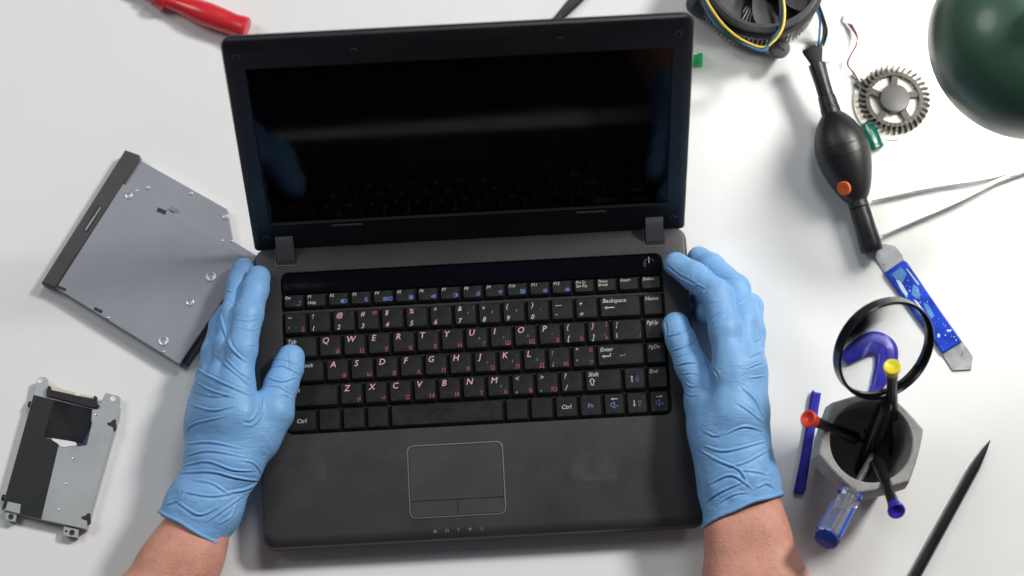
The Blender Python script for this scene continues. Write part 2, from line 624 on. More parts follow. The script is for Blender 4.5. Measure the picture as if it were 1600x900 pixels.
K(45.3, 64.5, 4, ('pun', '>', '.', 'Ю', 2))
K(64.5, 83.8, 4, ('pun', '?', '/', '', 0))
K(83.8, 114.2, 4, ('word', 'Shift'), ('arrow', 's'))
K(114.2, 132.6, 4, ('cur', 'u'))
K(132.6, 150.2, 4, ('nav', 'End'))
K(-150.2, -126.0, 5, ('mid', 'Ctrl', WHT))
K(-126.0, -107.0, 5)
K(-107.0, -88.0, 5)
K(-88.0, -69.4, 5)
K(-69.4, 20.3, 5)
K(20.3, 39.7, 5)
K(39.7, 59.2, 5)
K(59.2, 78.3, 5, ('mid', 'Ctrl', WHT))
K(78.3, 97.3, 5, ('mid', 'Fn', BLU))
K(97.3, 115.0, 5, ('cur', 'l'))
K(115.0, 132.9, 5, ('cur', 'd'))
K(132.9, 150.0, 5, ('cur', 'r'))


def fn_icon(p, i, x, y):
    b, wd = BLU, 0.5
    if i == 0:
        p.arc(x - .6, y + 1.4, 1.7, -120, 60, .7, b)
        p.text('z', x + .4, y + 1.6, 1.7, b)
    elif i == 2:
        p.stroke([(x - 2.2, y), (x + 1.3, y), (x + 2.4, y + 1.2), (x + 1.3, y + 2.4), (x - 2.2, y + 2.4)], wd, b, True)
        p.poly([(x - 2, y + .2), (x - .4, y + .2), (x + .2, y + 2.2), (x - 2, y + 2.2)], b)
    elif i == 3:
        p.text('€', x - 1.6, y, 2.9, b, 0, .02)
    elif i == 4:
        p.stroke([(x - 4.2, y), (x - 1.8, y), (x - 1.8, y + 2.4), (x - 4.2, y + 2.4)], wd, b, True)
        p.stroke([(x - 4.2, y + 1.2), (x - 1.8, y + 1.2)], .8, b)
        p.stroke([(x - .9, y), (x - .9, y + 2.4)], .5, b)
        p.stroke([(x, y), (x + 2.6, y), (x + 2.6, y + 2.4), (x, y + 2.4)], wd, b, True)
    elif i == 5:
        p.poly([(x + 1.1 * math.cos(a * PI / 4), y + 1.3 + 1.1 * math.sin(a * PI / 4)) for a in range(8)], b)
        for a in range(8):
            c, s = math.cos(a * PI / 4), math.sin(a * PI / 4)
            p.stroke([(x + 1.4 * c, y + 1.3 + 1.4 * s), (x + 2.1 * c, y + 1.3 + 2.1 * s)], wd, b)
    elif i == 6:
        p.poly([(x - 1.8, y + .8), (x - .8, y + .8), (x + .5, y), (x + .5, y + 2.6), (x - .8, y + 1.8), (x - 1.8, y + 1.8)], b)
        p.stroke([(x + .9, y), (x + 2, y + 2.6)], wd, b)
        p.stroke([(x + 2, y), (x + .9, y + 2.6)], wd, b)
    elif i == 7:
        p.arc(x - .3, y + 1.3, 1.5, 40, 320, .6, b)
        p.poly([(x, y + .4), (x + 2.3, y + 1.3), (x, y + 2.4)], b)
    elif i == 8:
        p.stroke([(x - 1.6, y - .2), (x - .2, y + 1), (x + .3, y + 2.4)], .6, b)
        p.stroke([(x - .2, y + 1), (x + 1, y)], .6, b)
        p.stroke([(x - 1.2, y + 2), (x + .3, y + 2.4), (x + 1.6, y + 1.5)], .5, b)
        p.poly([(x + .8 + .5 * math.cos(a), y + 3.2 + .5 * math.sin(a)) for a in (0, 1.05, 2.1, 3.14, 4.2, 5.2)], b)
    elif i == 9:
        p.stroke([(x, y), (x, y + 2.6)], .5, b)
        p.stroke([(x - 1.7, y + 2.6), (x, y + .9), (x + 1.7, y + 2.6)], .5, b, True)
    elif i == 10:
        p.stroke([(x - 1.8, y), (x + 1.6, y), (x + 1.6, y + 2.8), (x - 1.8, y + 2.8)], wd, b, True)
        p.stroke([(x - 1, y + .9), (x + .9, y + .9)], .6, b)
        p.poly([(x - .6, y + 1.4), (x + .5, y + 1.4), (x + .5, y + 2.2), (x - .6, y + 2.2)], b)
    elif i in (11, 12):
        p.stroke([(x - 1.3, y), (x + 1.3, y), (x + 1.3, y + 1.8), (x - 1.3, y + 1.8)], wd, b, True)
        p.arc(x, y + 1.9, .9, 0, 180, .5, b, 6)
        p.stroke([(x, y + .5), (x, y + 1.2)], .6, b)
        if i == 12:
            p.stroke([(x - .7, y + .5), (x - .7, y + 1.3)], .4, b)
            p.stroke([(x + .7, y + .5), (x + .7, y + 1.3)], .4, b)


KEYMESH = {}
KH = 27.9
for x0, x1, row, marks in keys:
    yt, yb = ROWS[row]
    wd, hd = round(x1 - x0, 1), round(yt - yb, 1)
    if (wd, hd) not in KEYMESH:
        bm = bm_new()
        a, b = wd / 2 - .35, hd / 2 - .35
        tx = 1.5
        loft(bm, [rrect(-a, a, -b, b, .8, 24.0, 3), rrect(-a, a, -b, b, .8, 25.6, 3),
                  rrect(-a + tx * .75, a - tx * .95, -b + tx * 1.0, b - tx * .45, 1.2, 27.5, 3),
                  rrect(-a + tx * .95, a - tx * 1.15, -b + tx * 1.25, b - tx * .65, 1.2, KH, 3)])
        for v in bm.verts:
            if v.co.z > 27.7:
                v.co.z -= 0.0
        bmesh.ops.scale(bm, verts=bm.verts, vec=(.001,) * 3)
        bmesh.ops.recalc_face_normals(bm, faces=bm.faces)
        me = bpy.data.meshes.new('key')
        bm.to_mesh(me)
        bm.free()
        me.materials.append(MATS['key_black'])
        me.polygons.foreach_set('use_smooth', [True] * len(me.polygons))
        me.set_sharp_from_angle(angle=math.radians(38))
        KEYMESH[(wd, hd)] = me
    ko = bpy.data.objects.new('key', KEYMESH[(wd, hd)])
    COL.objects.link(ko)
    ko.parent = lap
    ko.location = ((x0 + x1) / 2000, (yt + yb) / 2000, random.uniform(-.00012, .00012))
    if not marks:
        continue
    p = Print()
    L, R, T, B = -wd / 2 + 1.8, wd / 2 - 2.2, hd / 2 - 1.2, -hd / 2 + 2.4
    for mk in marks:
        k = mk[0]
        if k == 'fn':
            s, i = mk[1], mk[2]
            if '|' in s:
                a, b = s.split('|')
                p.text(a, L + .6, T - 2.7, 2.2, WHT)
                p.text(b, L + .6, T - 5.6, 2.2, WHT)
            else:
                p.text(s, L + .6, T - 2.8, 2.3, WHT)
                if s == 'F1':
                    p.text('Help', L + .6, B + 1.2, 2.3, WHT)
                else:
                    fn_icon(p, i, R - 2.3, B + 1.0)
        elif k == 'num':
            up, lo, cy, pk, sm = mk[1:]
            up = {'`': "'"}.get(up, up)
            p.text(up, L + 2.0, T - 4.8 - (1.3 if up in '—+*' else 0), 3.6, PNK if pk else WHT)
            p.text(lo, L + 2.0, B + .6 + (1.4 if lo == '-' else 0), 3.7, PNK if pk else WHT)
            if cy:
                if cy == 'Ё':
                    p.text(cy, R - .3, B + .2, 3.0, RED, 0, .004, True)
                else:
                    p.text(cy, R - .3, T - 4.0, 2.6, RED, 0, .004, True)
            if sm:
                p.text(sm, 1.4, .2, 1.9, BLU)
        elif k == 'let':
            a, b, c = mk[1:]
            p.text(a, L + 2.0, T - 5.7, 4.6, PNK, bold=.006 if a != 'Q' else 0.0)
            p.text(b, R - .4, B + .5, 3.3, RED, 0, .006, True)
            if c:
                p.text(c, 1.2, -1.0, 1.8, BLU)
        elif k == 'pun':
            a, b, c, q = mk[1:]
            p.text(a, L + 2.0, T - 4.9, 3.7, PNK if q else WHT)
            p.text(b, L + 2.0, B + 1.2, 3.7, PNK if q == 1 and b in '[;' else WHT)
            if c:
                p.text(c, R - .4, B + .6, 3.2, RED, 0, .006, True)
        elif k == 'ext':
            p.text(mk[1], R - .6, T - 4.2, 2.8, RED, 0, .004, True)
        elif k == 'word':
            p.text(mk[1], L + 1.5, T - 4.6, 3.1, WHT)
        elif k == 'nav':
            p.text(mk[1], L + .9, T - 4.4, 2.9, WHT)
        elif k == 'mid':
            p.text(mk[1], -3.9 if mk[1] == 'Ctrl' else -2.6, -1.4, 3.2, mk[2])
        elif k == 'arrow':
            x, y = L + 2.2, T - 8.6
            if mk[1] == 'l':
                p.stroke([(x + 2, y), (x + 8, y)], .8, WHT)
                p.poly([(x, y), (x + 2.6, y - 1.3), (x + 2.6, y + 1.3)], WHT)
            elif mk[1] == 'e':
                for dx, ink in ((0, WHT), (14, BLU)):
                    q = .62 if dx else 1
                    p.stroke([(x + dx + 2 * q, y), (x + dx + 7 * q, y), (x + dx + 7 * q, y + 2 * q)], .8 * q, ink)
                    p.poly([(x + dx, y), (x + dx + 2.6 * q, y - 1.3 * q), (x + dx + 2.6 * q, y + 1.3 * q)], ink)
            else:
                p.stroke([(x + 1, y - 2.8), (x + 3, y - 2.8), (x + 3, y + .2), (x + 4.2, y + .2), (x + 2, y + 2.6), (x - .2, y + .2), (x + 1, y + .2)], .6, WHT, True)
        elif k == 'cur':
            ink = {'u': GRY, 'd': GRY}.get(mk[1], WHT)
            if mk[1] in 'ud':
                s = 1 if mk[1] == 'u' else -1
                p.stroke([(-2.4, -2.4 * s), (-2.4, 1.4 * s)], .6, WHT)
                p.poly([(-3.4, 1 * s), (-1.4, 1 * s), (-2.4, 2.6 * s)], WHT)
                p.arc(1.8, -1 * s, 1.1, 0, 360, .5, BLU, 10)
                p.arc(1.8, 1.7 * s, .7, 0, 360, .5, BLU, 8)
            else:
                s = -1 if mk[1] == 'l' else 1
                p.stroke([(-2.4 * s, 4.4), (1.2 * s, 4.4)], .6, WHT)
                p.poly([(.8 * s, 3.4), (.8 * s, 5.4), (2.8 * s, 4.4)], WHT)
                p.stroke([(-2.8, -1.4), (-1.6, -1.4), (0, -3), (0, 2.2), (-1.6, .8), (-2.8, .8)], .5, BLU, True)
                p.poly([(1.2, -.8), (3, -.8), (2.1, -2.0)] if s < 0 else [(1.2, -1.6), (3, -1.6), (2.1, -.2)], BLU)
    p.build('key_legend', KH + .06, ko)

# power mark on the glossy strip
p = Print()
p.arc(140.8, 90.0, 4.2, 25, 70, .35, GRY)
p.arc(140.8, 90.0, 4.2, 110, 215, .35, GRY)
p.arc(140.8, 90.0, 3.0, 150, 210, .35, GRY)
p.stroke([(140.8, 91), (140.8, 95.6)], .45, WHT)
p.build('power_mark', 26.78, strip)

# touchpad
TX0, TX1, TY0, TY1 = -57.6, 17.2, -102.4, -45.2
bm = bm_new()
loft(bm, [rrect(TX0, TX1, TY0, TY1, 5, 26.6), rrect(TX0, TX1, TY0, TY1, 5, 27.35), rrect(TX0 + .35, TX1 - .35, TY0 + .35, TY1 - .35, 4.8, 27.5),
          rrect(TX0 + .9, TX1 - .9, TY0 + .9, TY1 - .9, 4.4, 27.45), rrect(TX0 + 1.0, TX1 - 1.0, TY0 + 1.0, TY1 - 1.0, 4.4, 27.05)], cap0=False)
tp = obj('touchpad', bm, ['trim_grey'], lap, world=False)
bm = bm_new()
loft(bm, [rrect(TX0 + 1.02, TX1 - 1.02, TY0 + 1.02, TY1 - 1.02, 4.3, 27.0), rrect(TX0 + 1.02, TX1 - 1.02, TY0 + 1.02, TY1 - 1.02, 4.3, 27.08)])
obj('pad_gap', bm, 'slot_black', tp, world=False)
bm = bm_new()
pts = [q for q in rrect(TX0 + 1.1, TX1 - 1.1, TY0 + 1.1, TY1 - 1.1, 4.2, 0) if q[1] > -70]
pts = sorted([q for q in pts if q[0] > -20], key=lambda q: (-q[1], q[0]))
pad = rrect(TX0 + 1.5, TX1 - 1.5, -88.6, TY1 - 1.5, 4.0, 0)
pad = [(x, y, 0) for x, y, z in pad if y > -70] + [(TX0 + 1.5, -88.6, 0), (TX1 - 1.5, -88.6, 0)]
prism(bm, pad, 27.06, 27.34, .1)
obj('touch_surface', bm, 'pad_grey', tp, world=False)
for sx in (0, 1):
    bm = bm_new()
    xm = -20.2
    full = rrect(TX0 + 1.5, TX1 - 1.5, TY0 + 1.5, -70, 4.0, 0)
    if sx == 0:
        pl = [(TX0 + 1.5, -89.4), *[(x, y) for x, y, z in full if y < -90 and x < -40], (xm - .35, TY0 + 1.5), (xm - .35, -89.4)]
    else:
        pl = [(xm + .35, -89.4), (xm + .35, TY0 + 1.5), *[(x, y) for x, y, z in full if y < -90 and x > 0], (TX1 - 1.5, -89.4)]
    prism(bm, pl, 27.06, 27.34, .12)
    obj('touchpad_button', bm, 'pad_grey', tp, world=False)

# status marks along the front edge
p = Print()
for i in range(5):
    x, y = -38.6 + i * 9.05, -112.9
    if i == 0:
        p.poly([(x - 1.3, y - 1), (x + 1.3, y - 1), (x + 1.3, y + .3), (x - 1.3, y + .3)], GRY)
        p.poly([(x - 1.1, y + .5), (x + 1.1, y + .5), (x, y + 1.5)], GRY)
    elif i == 1:
        p.stroke([(x - 1.2, y - .9), (x + 1.2, y - .9), (x + 1.2, y + .7), (x - 1.2, y + .7)], .5, GRY, True)
        p.stroke([(x - .8, y + 1.1), (x + .8, y + 1.1)], .4, GRY)
    elif i == 2:
        p.poly([(x - 1.4, y + 1.2), (x + 1.4, y + 1.2), (x, y - .3)], GRY)
        p.stroke([(x, y - 1.2), (x, y)], .5, GRY)
    elif i == 3:
        p.poly([(x - 1.3, y - .2), (x + 1.3, y - .2), (x + 1.3, y + 1.2), (x - 1.3, y + 1.2)], GRY)
        p.poly([(x - .8, y - 1.1), (x + .6, y - 1.1), (x + .6, y - .5), (x - .8, y - .5)], GRY)
    else:
        p.arc(x, y, 1.0, 0, 360, .5, GRY, 10)
        p.stroke([(x, y + .9), (x, y + 1.5)], .5, GRY)
p.build('status_marks', 0, lap, Matrix.Translation((0, -112.9, 26.93)) @ Matrix.Rotation(math.radians(9.0), 4, 'X') @ Matrix.Translation((0, 112.9, .12)))

# worn outline where a sticker has been peeled from the palm rest
mat('deck_worn', (0.035, 0.034, 0.036), 0.40, var=0.2, vscale=60, voro=520, bump=0.08)
for x0, x1, y0, y1 in ((66, 106, -80, -54), (-137, -121, -70, -52)):
    bm = bm_new()
    loft(bm, [rrect(x0, x1, y0, y1, 1.5, ZT - .1), rrect(x0, x1, y0, y1, 1.5, ZT + .03)])
    obj('sticker_residue', bm, 'deck_worn', lap, world=False)

# ---- hinges and notches
for sx in (-1, 1):
    xc = sx * 146.3
    bm = bm_new()
    loft(bm, [rrect(xc - 8.2, xc + 8.2, 104.4, 121, 1, ZT - .5), rrect(xc - 8.2, xc + 8.2, 104.4, 121, 1, ZT + .15)])
    hz = obj('hinge', bm, 'slot_black', lap, world=False)
    bm = bm_new()
    box(bm, xc - 8.6, xc - 7.9, 103.9, 119, ZT - .2, ZT + .6)
    box(bm, xc - 7.8, xc + 8.2, 103.8, 104.5, ZT - .2, ZT + .5)
    obj('hinge_trim', bm, 'trim_grey', hz, world=False)
    bm = bm_new()
    prof = [(122.5, 40.5), (118.8, 38.6), (114, 34), (109.8, 30.4), (107.3, 28.4), (106.6, 27.3), (107.5, 26.5), (121, 26.5), (126, 40)]
    loft(bm, [[(x, y, z) for y, z in prof] for x in (xc - 6.9, xc + 6.9)])
    obj('hinge_cover', bm, 'hinge_grey', hz, world=False, sharp=50)

# ---- lid (own frame: x across, y up the lid, z towards the user)
LL = 230.5
lm = bpy.data.meshes.new('lid')
bm = bm_new()
HW = 171.0
T0 = 8.5


def lidloop(ins, z, r=9):
    return rrect(-HW + ins, HW - ins, -5.5 + ins * .3, LL - ins, r, z, 8, rb=2.5)


SX0, SX1, SY0, SY1 = -155.2, 155.2, 27.2, 199.6
loft(bm, [lidloop(6, -T0, 9), lidloop(1.2, -T0 + 2, 9), lidloop(0, -4.5), lidloop(0, -2.0), lidloop(.8, -.6), lidloop(2.2, 0, 8),
          rrect(-HW + 7, HW - 7, 8, LL - 14, 4, .15, 8),
          rrect(SX0 - .9, SX1 + .9, SY0 - .9, SY1 + .9, 1.2, .25, 8), rrect(SX0, SX1, SY0, SY1, .8, -.9, 8), rrect(SX0 - .2, SX1 + .2, SY0 - .2, SY1 + .2, .8, -1.6, 8)])
lid = obj('lid', bm, 'bezel_black', lap, world=False)
lid.location = (0, D2 * .001, .030)
lid.rotation_euler = (LAL, 0, 0)
bm = bm_new()
loft(bm, [rrect(SX0 - .1, SX1 + .1, SY0 - .1, SY1 + .1, .8, -1.5), rrect(SX0 - .1, SX1 + .1, SY0 - .1, SY1 + .1, .8, -.95)])
obj('screen', bm, 'screen_glass', lid, world=False)
# light caught by the chamfer below the screen, painted as a lighter strip
bm = bm_new()
box(bm, SX0, SX1, SY0 - 1.5, SY0 - .95, .1, .42)
obj('seam_highlight', bm, 'hinge_grey', lid, world=False)
for x, y, r in ((-160.9, 213.2, 2.7), (-76.1, 214.0, 2.7), (-2.0, 214.4, 2.7), (73.5, 214.2, 2.7), (159.4, 214, 2.7), (-160.5, 10.5, 2.5), (161.3, 9.5, 2.5)):
    bm = bm_new()
    lathe(bm, (x, y, -.4), (0, 0, 1), [(0, r), (.75, r), (.95, r - .25), (.95, r - .7), (.5, r - .9), (.5, 0.01)], 24)
    sc = obj('screw_recess', bm, 'screw_ring' if not (-10 < x < 10) else 'bezel_black', lid, world=False)
    if not (-10 < x < 10):
        bm = bm_new()
        lathe(bm, (x, y, .1), (0, 0, 1), [(0, r - .95), (.5, r - 1.0)], 20)
        obj('screw', bm, 'slot_black', sc, world=False)
for x in (-95.8, 96.2):  # bumper slots in the bezel, their light reflections painted as grey bars
    bm = bm_new()
    loft(bm, [rrect(x - 12, x + 12, 20.6, 22.6, .8, -.2), rrect(x - 12, x + 12, 20.6, 22.6, .8, .7), rrect(x - 11.7, x + 11.7, 20.9, 22.3, .6, .9)])
    obj('bumper_glint', bm, 'hinge_grey', lid, world=False)

# ------------------------------------------------------------------ gloved hands (a blended body of tapered limbs, meshed with surface nets)
def smin(a, b, k):
    h = np.maximum(k - np.abs(a - b), 0.0) / k
    return np.minimum(a, b) - h * h * k * 0.25


class Body:
    def __init__(self):
        self.groups = []            # (list of cones, k inside the group)

    def group(self, chain, k=3.0):
        """chain: list of (p, r) -> cones between neighbours"""
        cones = [(np.array(a[0]), np.array(b[0]), a[1], b[1]) for a, b in zip(chain, chain[1:])]
        self.groups.append((cones, k))
        return len(self.groups) - 1

    @staticmethod
    def cone(P, c):
        a, b, ra, rb = c
        ab = b - a
        t = np.clip(((P - a) @ ab) / max(ab @ ab, 1e-6), 0, 1)
        e = P - a - t[..., None] * ab
        return np.sqrt((e * e).sum(-1)) - (ra + (rb - ra) * t)


def chain3(*pts):
    return [(tuple(at(x, y, z)), r) for x, y, z, r in pts]


def grow(P, fingers, palm, kf, kp, kmix):
    """signed distance at points P (N,3)"""
    def grp(ch, k):
        d = None
        for a, b in zip(ch, ch[1:]):
            e = Body.cone(P, (np.array(a[0]), np.array(b[0]), a[1], b[1]))
            d = e if d is None else smin(d, e, k)
        return d
    F = None
    for ch in fingers:
        d = grp(ch, kf)
        F = d if F is None else smin(F, d, 1.6)
    Q = None
    for ch in palm:
        d = grp(ch, kp)
        Q = d if Q is None else smin(Q, d, kp)
    if F is None:
        return Q
    return smin(F, Q, kmix)


def surface_nets(D, org, h):
    """D: 3-D array of distances; returns vertices and quads"""
    nx, ny, nz = D.shape
    ins = D < 0
    c = np.zeros((nx - 1, ny - 1, nz - 1), np.int8)
    for i in (0, 1):
        for j in (0, 1):
            for k in (0, 1):
                c += ins[i:nx - 1 + i, j:ny - 1 + j, k:nz - 1 + k]
    act = (c > 0) & (c < 8)
    idx = -np.ones(act.shape, np.int64)
    I, J, Kk = np.nonzero(act)
    idx[I, J, Kk] = np.arange(len(I))
    acc = np.zeros((len(I), 3))
    cnt = np.zeros(len(I))
    corners = [(i, j, k) for i in (0, 1) for j in (0, 1) for k in (0, 1)]
    for a in corners:
        for ax in range(3):
            if a[ax] == 0:
                b = list(a)
                b[ax] = 1
                da = D[I + a[0], J + a[1], Kk + a[2]]
                db = D[I + b[0], J + b[1], Kk + b[2]]
                m = (da < 0) != (db < 0)
                t = np.where(m, da / np.where(m, da - db, 1), 0)
                p = np.array(a, float)[None, :].repeat(len(I), 0)
                p[:, ax] += t
                acc[m] += p[m]
                cnt[m] += 1
    V = np.stack([I, J, Kk], 1) + acc / cnt[:, None]
    V = V * h + org
    Q = []
    for ax in range(3):
        o1, o2 = [(1, 2), (2, 0), (0, 1)][ax]
        sl0 = [slice(None)] * 3
        sl1 = [slice(None)] * 3
        sl0[ax] = slice(0, -1)
        sl1[ax] = slice(1, None)
        a, b = ins[tuple(sl0)], ins[tuple(sl1)]
        E = np.stack(np.nonzero(a != b), 1)
        ok = (E[:, o1] > 0) & (E[:, o2] > 0)
        E = E[ok]
        flip = a[E[:, 0], E[:, 1], E[:, 2]]
        e1 = np.zeros(3, int)
        e1[o1] = 1
        e2 = np.zeros(3, int)
        e2[o2] = 1
        q = np.stack([idx[tuple((E - e1 - e2).T)], idx[tuple((E - e2).T)], idx[tuple(E.T)], idx[tuple((E - e1).T)]], 1)
        q[~flip] = q[~flip][:, ::-1]
        Q.append(q)
    Q = np.concatenate(Q)
    return V, Q[(Q >= 0).all(1)]


def grid_eval(fun, lo, hi, h, B=8):
    """distances on a grid; far blocks keep the value at their centre"""
    nb = np.ceil((np.array(hi) - lo) / (h * B)).astype(int)
    ci = [lo[k] + h * (B * np.arange(nb[k]) + (B - 1) / 2) for k in range(3)]
    C = np.stack(np.meshgrid(*ci, indexing='ij'), -1)
    Dc = fun(C.reshape(-1, 3)).reshape(nb)
    D = np.repeat(np.repeat(np.repeat(Dc, B, 0), B, 1), B, 2).astype(np.float32)
    near = np.argwhere(np.abs(Dc) < h * B * .9 + 1.2)
    loc = np.stack(np.meshgrid(*[np.arange(B)] * 3, indexing='ij'), -1).reshape(-1, 3)
    for ch in np.array_split(near, max(1, len(near) // 250)):
        I = (ch[:, None, :] * B + loc[None]).reshape(-1, 3)
        D[I[:, 0], I[:, 1], I[:, 2]] = fun((lo + I * h).astype(np.float32))
    return D


def to_px(V):
    """project world points (mm) to the 1600 x 900 grid on which the folds were traced"""
    d = V * 0.001 - np.array(CAMP)
    f = np.array([0, math.sin(TH), -math.cos(TH)])
    u = np.array([0, math.cos(TH), math.sin(TH)])
    w_ = d @ f
    return np.stack([800 + FPX * d[:, 0] / w_, 450 - FPX * (d @ u) / w_], 1)


def normals(V, Q):
    n = np.cross(V[Q[:, 2]] - V[Q[:, 0]], V[Q[:, 3]] - V[Q[:, 1]])
    N = np.zeros_like(V)
    for k in range(4):
        np.add.at(N, Q[:, k], n)
    return N / np.maximum(np.linalg.norm(N, axis=1, keepdims=True), 1e-9)


def fold(V, N, path, amp, sig, up=0.1):
    """push up a crease ridge with a hollow on each side, tapering out at both ends"""
    U = to_px(V)
    full = len(V)
    pa_ = np.array(path)
    keep = np.nonzero(((U > pa_.min(0) - 16) & (U < pa_.max(0) + 16)).all(1))[0]
    res = np.zeros(full)
    V, N, U = V[keep], N[keep], U[keep]
    pts = [tuple(p)[:2] for p in catmull([(x, y, 0) for x, y in path], 6)]
    best = np.full(len(V), 1e9)
    tt = np.zeros(len(V))
    sd = np.zeros(len(V))
    n = len(pts) - 1
    for i in range(n):
        a, b = np.array(pts[i]), np.array(pts[i + 1])
        ab = b - a
        t = np.clip(((U - a) @ ab) / (ab @ ab + 1e-9), 0, 1)
        dv = U - a - t[:, None] * ab
        d = np.linalg.norm(dv, axis=1)
        m = d < best
        best[m] = d[m]
        tt[m] = (i + t[m]) / n
        sd[m] = np.sign(ab[0] * dv[m, 1] - ab[1] * dv[m, 0])
    env = np.clip(np.sin(PI * np.clip(tt, 0.02, 0.98)), 0, 1) ** 0.6
    x = best * sd / (sig * 1.95)
    prof = np.exp(-x * x) - 0.75 * np.exp(-((x - 1.7) / 1.1) ** 2) - 0.35 * np.exp(-((x + 1.9) / 1.2) ** 2)
    face = np.clip((N[:, 2] - up + 0.3) * 2.2, 0, 1)
    res[keep] = amp * prof * env * face
    return res


def wave(V, seed, lam, octaves=3):
    rs = np.random.RandomState(seed)
    out = np.zeros(len(V))
    for o_ in range(octaves):
        for _ in range(5):
            d = rs.normal(size=3)
            d /= np.linalg.norm(d)
            out += np.sin(V @ d * (2 * PI / (lam * rs.uniform(.7, 1.4))) + rs.uniform(0, 6.28)) / (5 * 1.8 ** o_)
        lam *= 0.55
    return out


def mesh_from(V, Q, root_mm):
    me = bpy.data.meshes.new('m')
    W_ = (V - root_mm) * 0.001
    me.vertices.add(len(W_))
    me.vertices.foreach_set('co', W_.astype(np.float32).ravel())
    me.loops.add(Q.size)
    me.loops.foreach_set('vertex_index', Q.astype(np.int32).ravel())
    me.polygons.add(len(Q))
    me.polygons.foreach_set('loop_start', np.arange(0, Q.size, 4, dtype=np.int32))
    me.update(calc_edges=True)
    me.validate()
    return me


person = thing('person', 'person in blue nitrile gloves with bare forearms gripping both sides of laptop', 'person', (-20, -330, 0))
PR = np.array([-20.0, -330.0, 0.0])


def make_arm(fingers, palm, cuff_c, cuff_dir, arm, folds, cuffedge, seed):
    """glove = fingers + palm cut off at the cuff; bare forearm reaches into it"""
    h = 0.65
    allp = np.array([p for ch in fingers + palm for p, r in ch])
    lo, hi = allp.min(0) - 26, allp.max(0) + 26
    cc = np.array(cuff_c)
    cd = np.array(cuff_dir) / np.linalg.norm(cuff_dir)      # pointing towards the elbow

    def edge(lx):
        return .7 * np.sin(lx * .09 + seed) + .4 * np.sin(lx * .24 + seed * 2)

    def hand(P):
        d = grow(P, fingers, palm, 4.0, 12.0, 9.0)
        rel = (P - cc)
        s = rel @ cd
        return np.maximum(d, s - edge(rel[..., 0]))
    D = grid_eval(hand, lo, hi, h)
    V, Q = surface_nets(D, lo, h)
    # loosen the cuff: stand off the arm near the rim
    N = normals(V, Q)
    s = (V - cc) @ cd
    near = np.clip((s + 44) / 44, 0, 1)
    disp = 0.9 * near + wave(V, seed, 22) * (0.25 + 0.9 * near * np.clip(-s / 10, 0, 1))
    for path, a, sg in folds:
        disp = disp + fold(V, N, path, a * 1.5, sg * .60)
    disp = disp * np.clip((-s - 1) / 6, 0, 1) + .9 * np.clip((s + 7) / 6, 0, 1)
    mv = N * disp[:, None]
    mv = mv - np.outer((mv @ cd) * np.clip((s + 8) / 6, 0, 1), cd)
    V = V + mv
    # light smoothing
    for _ in range(1):
        acc = np.zeros_like(V)
        cnt = np.zeros(len(V))
        for k in range(4):
            np.add.at(acc, Q[:, k], V[Q[:, (k + 1) % 4]])
            np.add.at(cnt, Q[:, k], 1)
        V = V * .6 + .4 * acc / np.maximum(cnt, 1)[:, None]
    gl = link('glove', mesh_from(V, Q, PR), 'glove_blue', person, sharp=180)
    # rolled rim of the cuff
    e2 = np.array([0, 0, 1.0])
    e1 = np.cross(e2, cd)
    e1 /= np.linalg.norm(e1)
    rim = []
    rr_ = np.arange(4, 60, .25)
    for k in range(56):
        a = 2 * PI * k / 56
        u_ = e1 * math.cos(a) + e2 * math.sin(a)
        P = cc + rr_[:, None] * u_
        d = grow(P, [], palm, 4.0, 12.0, 9.0)
        r = rr_[np.argmax(d > 0)] + 1.0 + .3 * math.sin(3 * a + seed)
        q = cc + r * u_
        rim.append(Vector(q + cd * (edge((q - cc)[0]) - .9)))
    bm = bm_new()
    tube(bm, rim + rim[:1], 1.6, 8, sub=3)
    obj('cuff_rim', bm, 'glove_blue', gl)
    # forearm
    ap = np.array([p for ch in arm for p, r in ch])
    lo, hi = ap.min(0) - 50, ap.max(0) + 50
    D = grid_eval(lambda P: grow(P, [], arm, 6, 14.0, 6), lo, hi, 2.2)
    V2, Q2 = surface_nets(D, lo, 2.2)
    N2 = normals(V2, Q2)
    V2 = V2 + N2 * (wave(V2, seed + 5, 60, 2) * .5)[:, None]
    fo = link('forearm', mesh_from(V2, Q2, PR), 'skin', person, sharp=180)
    # fine hairs
    rs = np.random.RandomState(seed)
    P2 = V2
    ok = np.nonzero((N2[:, 2] > 0.05) & (((P2 - cc) @ cd) > 6) & (((P2 - cc) @ cd) < 120))[0]
    pick = rs.choice(ok, min(380, len(ok)), replace=False)
    vs, fs = [], []
    for i in pick:
        p0 = P2[i]
        t = np.cross(N2[i], cd)
        dr = t * rs.choice([-1, 1]) * .7 + cd * .5 + N2[i] * .28 + rs.normal(size=3) * .2
        dr /= np.linalg.norm(dr)
        L_ = rs.uniform(3.5, 8)
        sd = np.cross(dr, N2[i]) * .042
        b = len(vs)
        mid = p0 + dr * L_ * .5 + N2[i] * .25
        vs += [p0 + sd, p0 - sd, mid - sd * .8, mid + sd * .8, p0 + dr * L_]
        fs += [(b, b + 1, b + 2, b + 3), (b + 3, b + 2, b + 4)]
    me = bpy.data.meshes.new('arm_hair')
    me.from_pydata([tuple((v - PR) * .001) for v in vs], [], fs)
    ho = link('arm_hair', me, 'hair', fo, smooth=False)
    ho['kind'] = 'stuff'


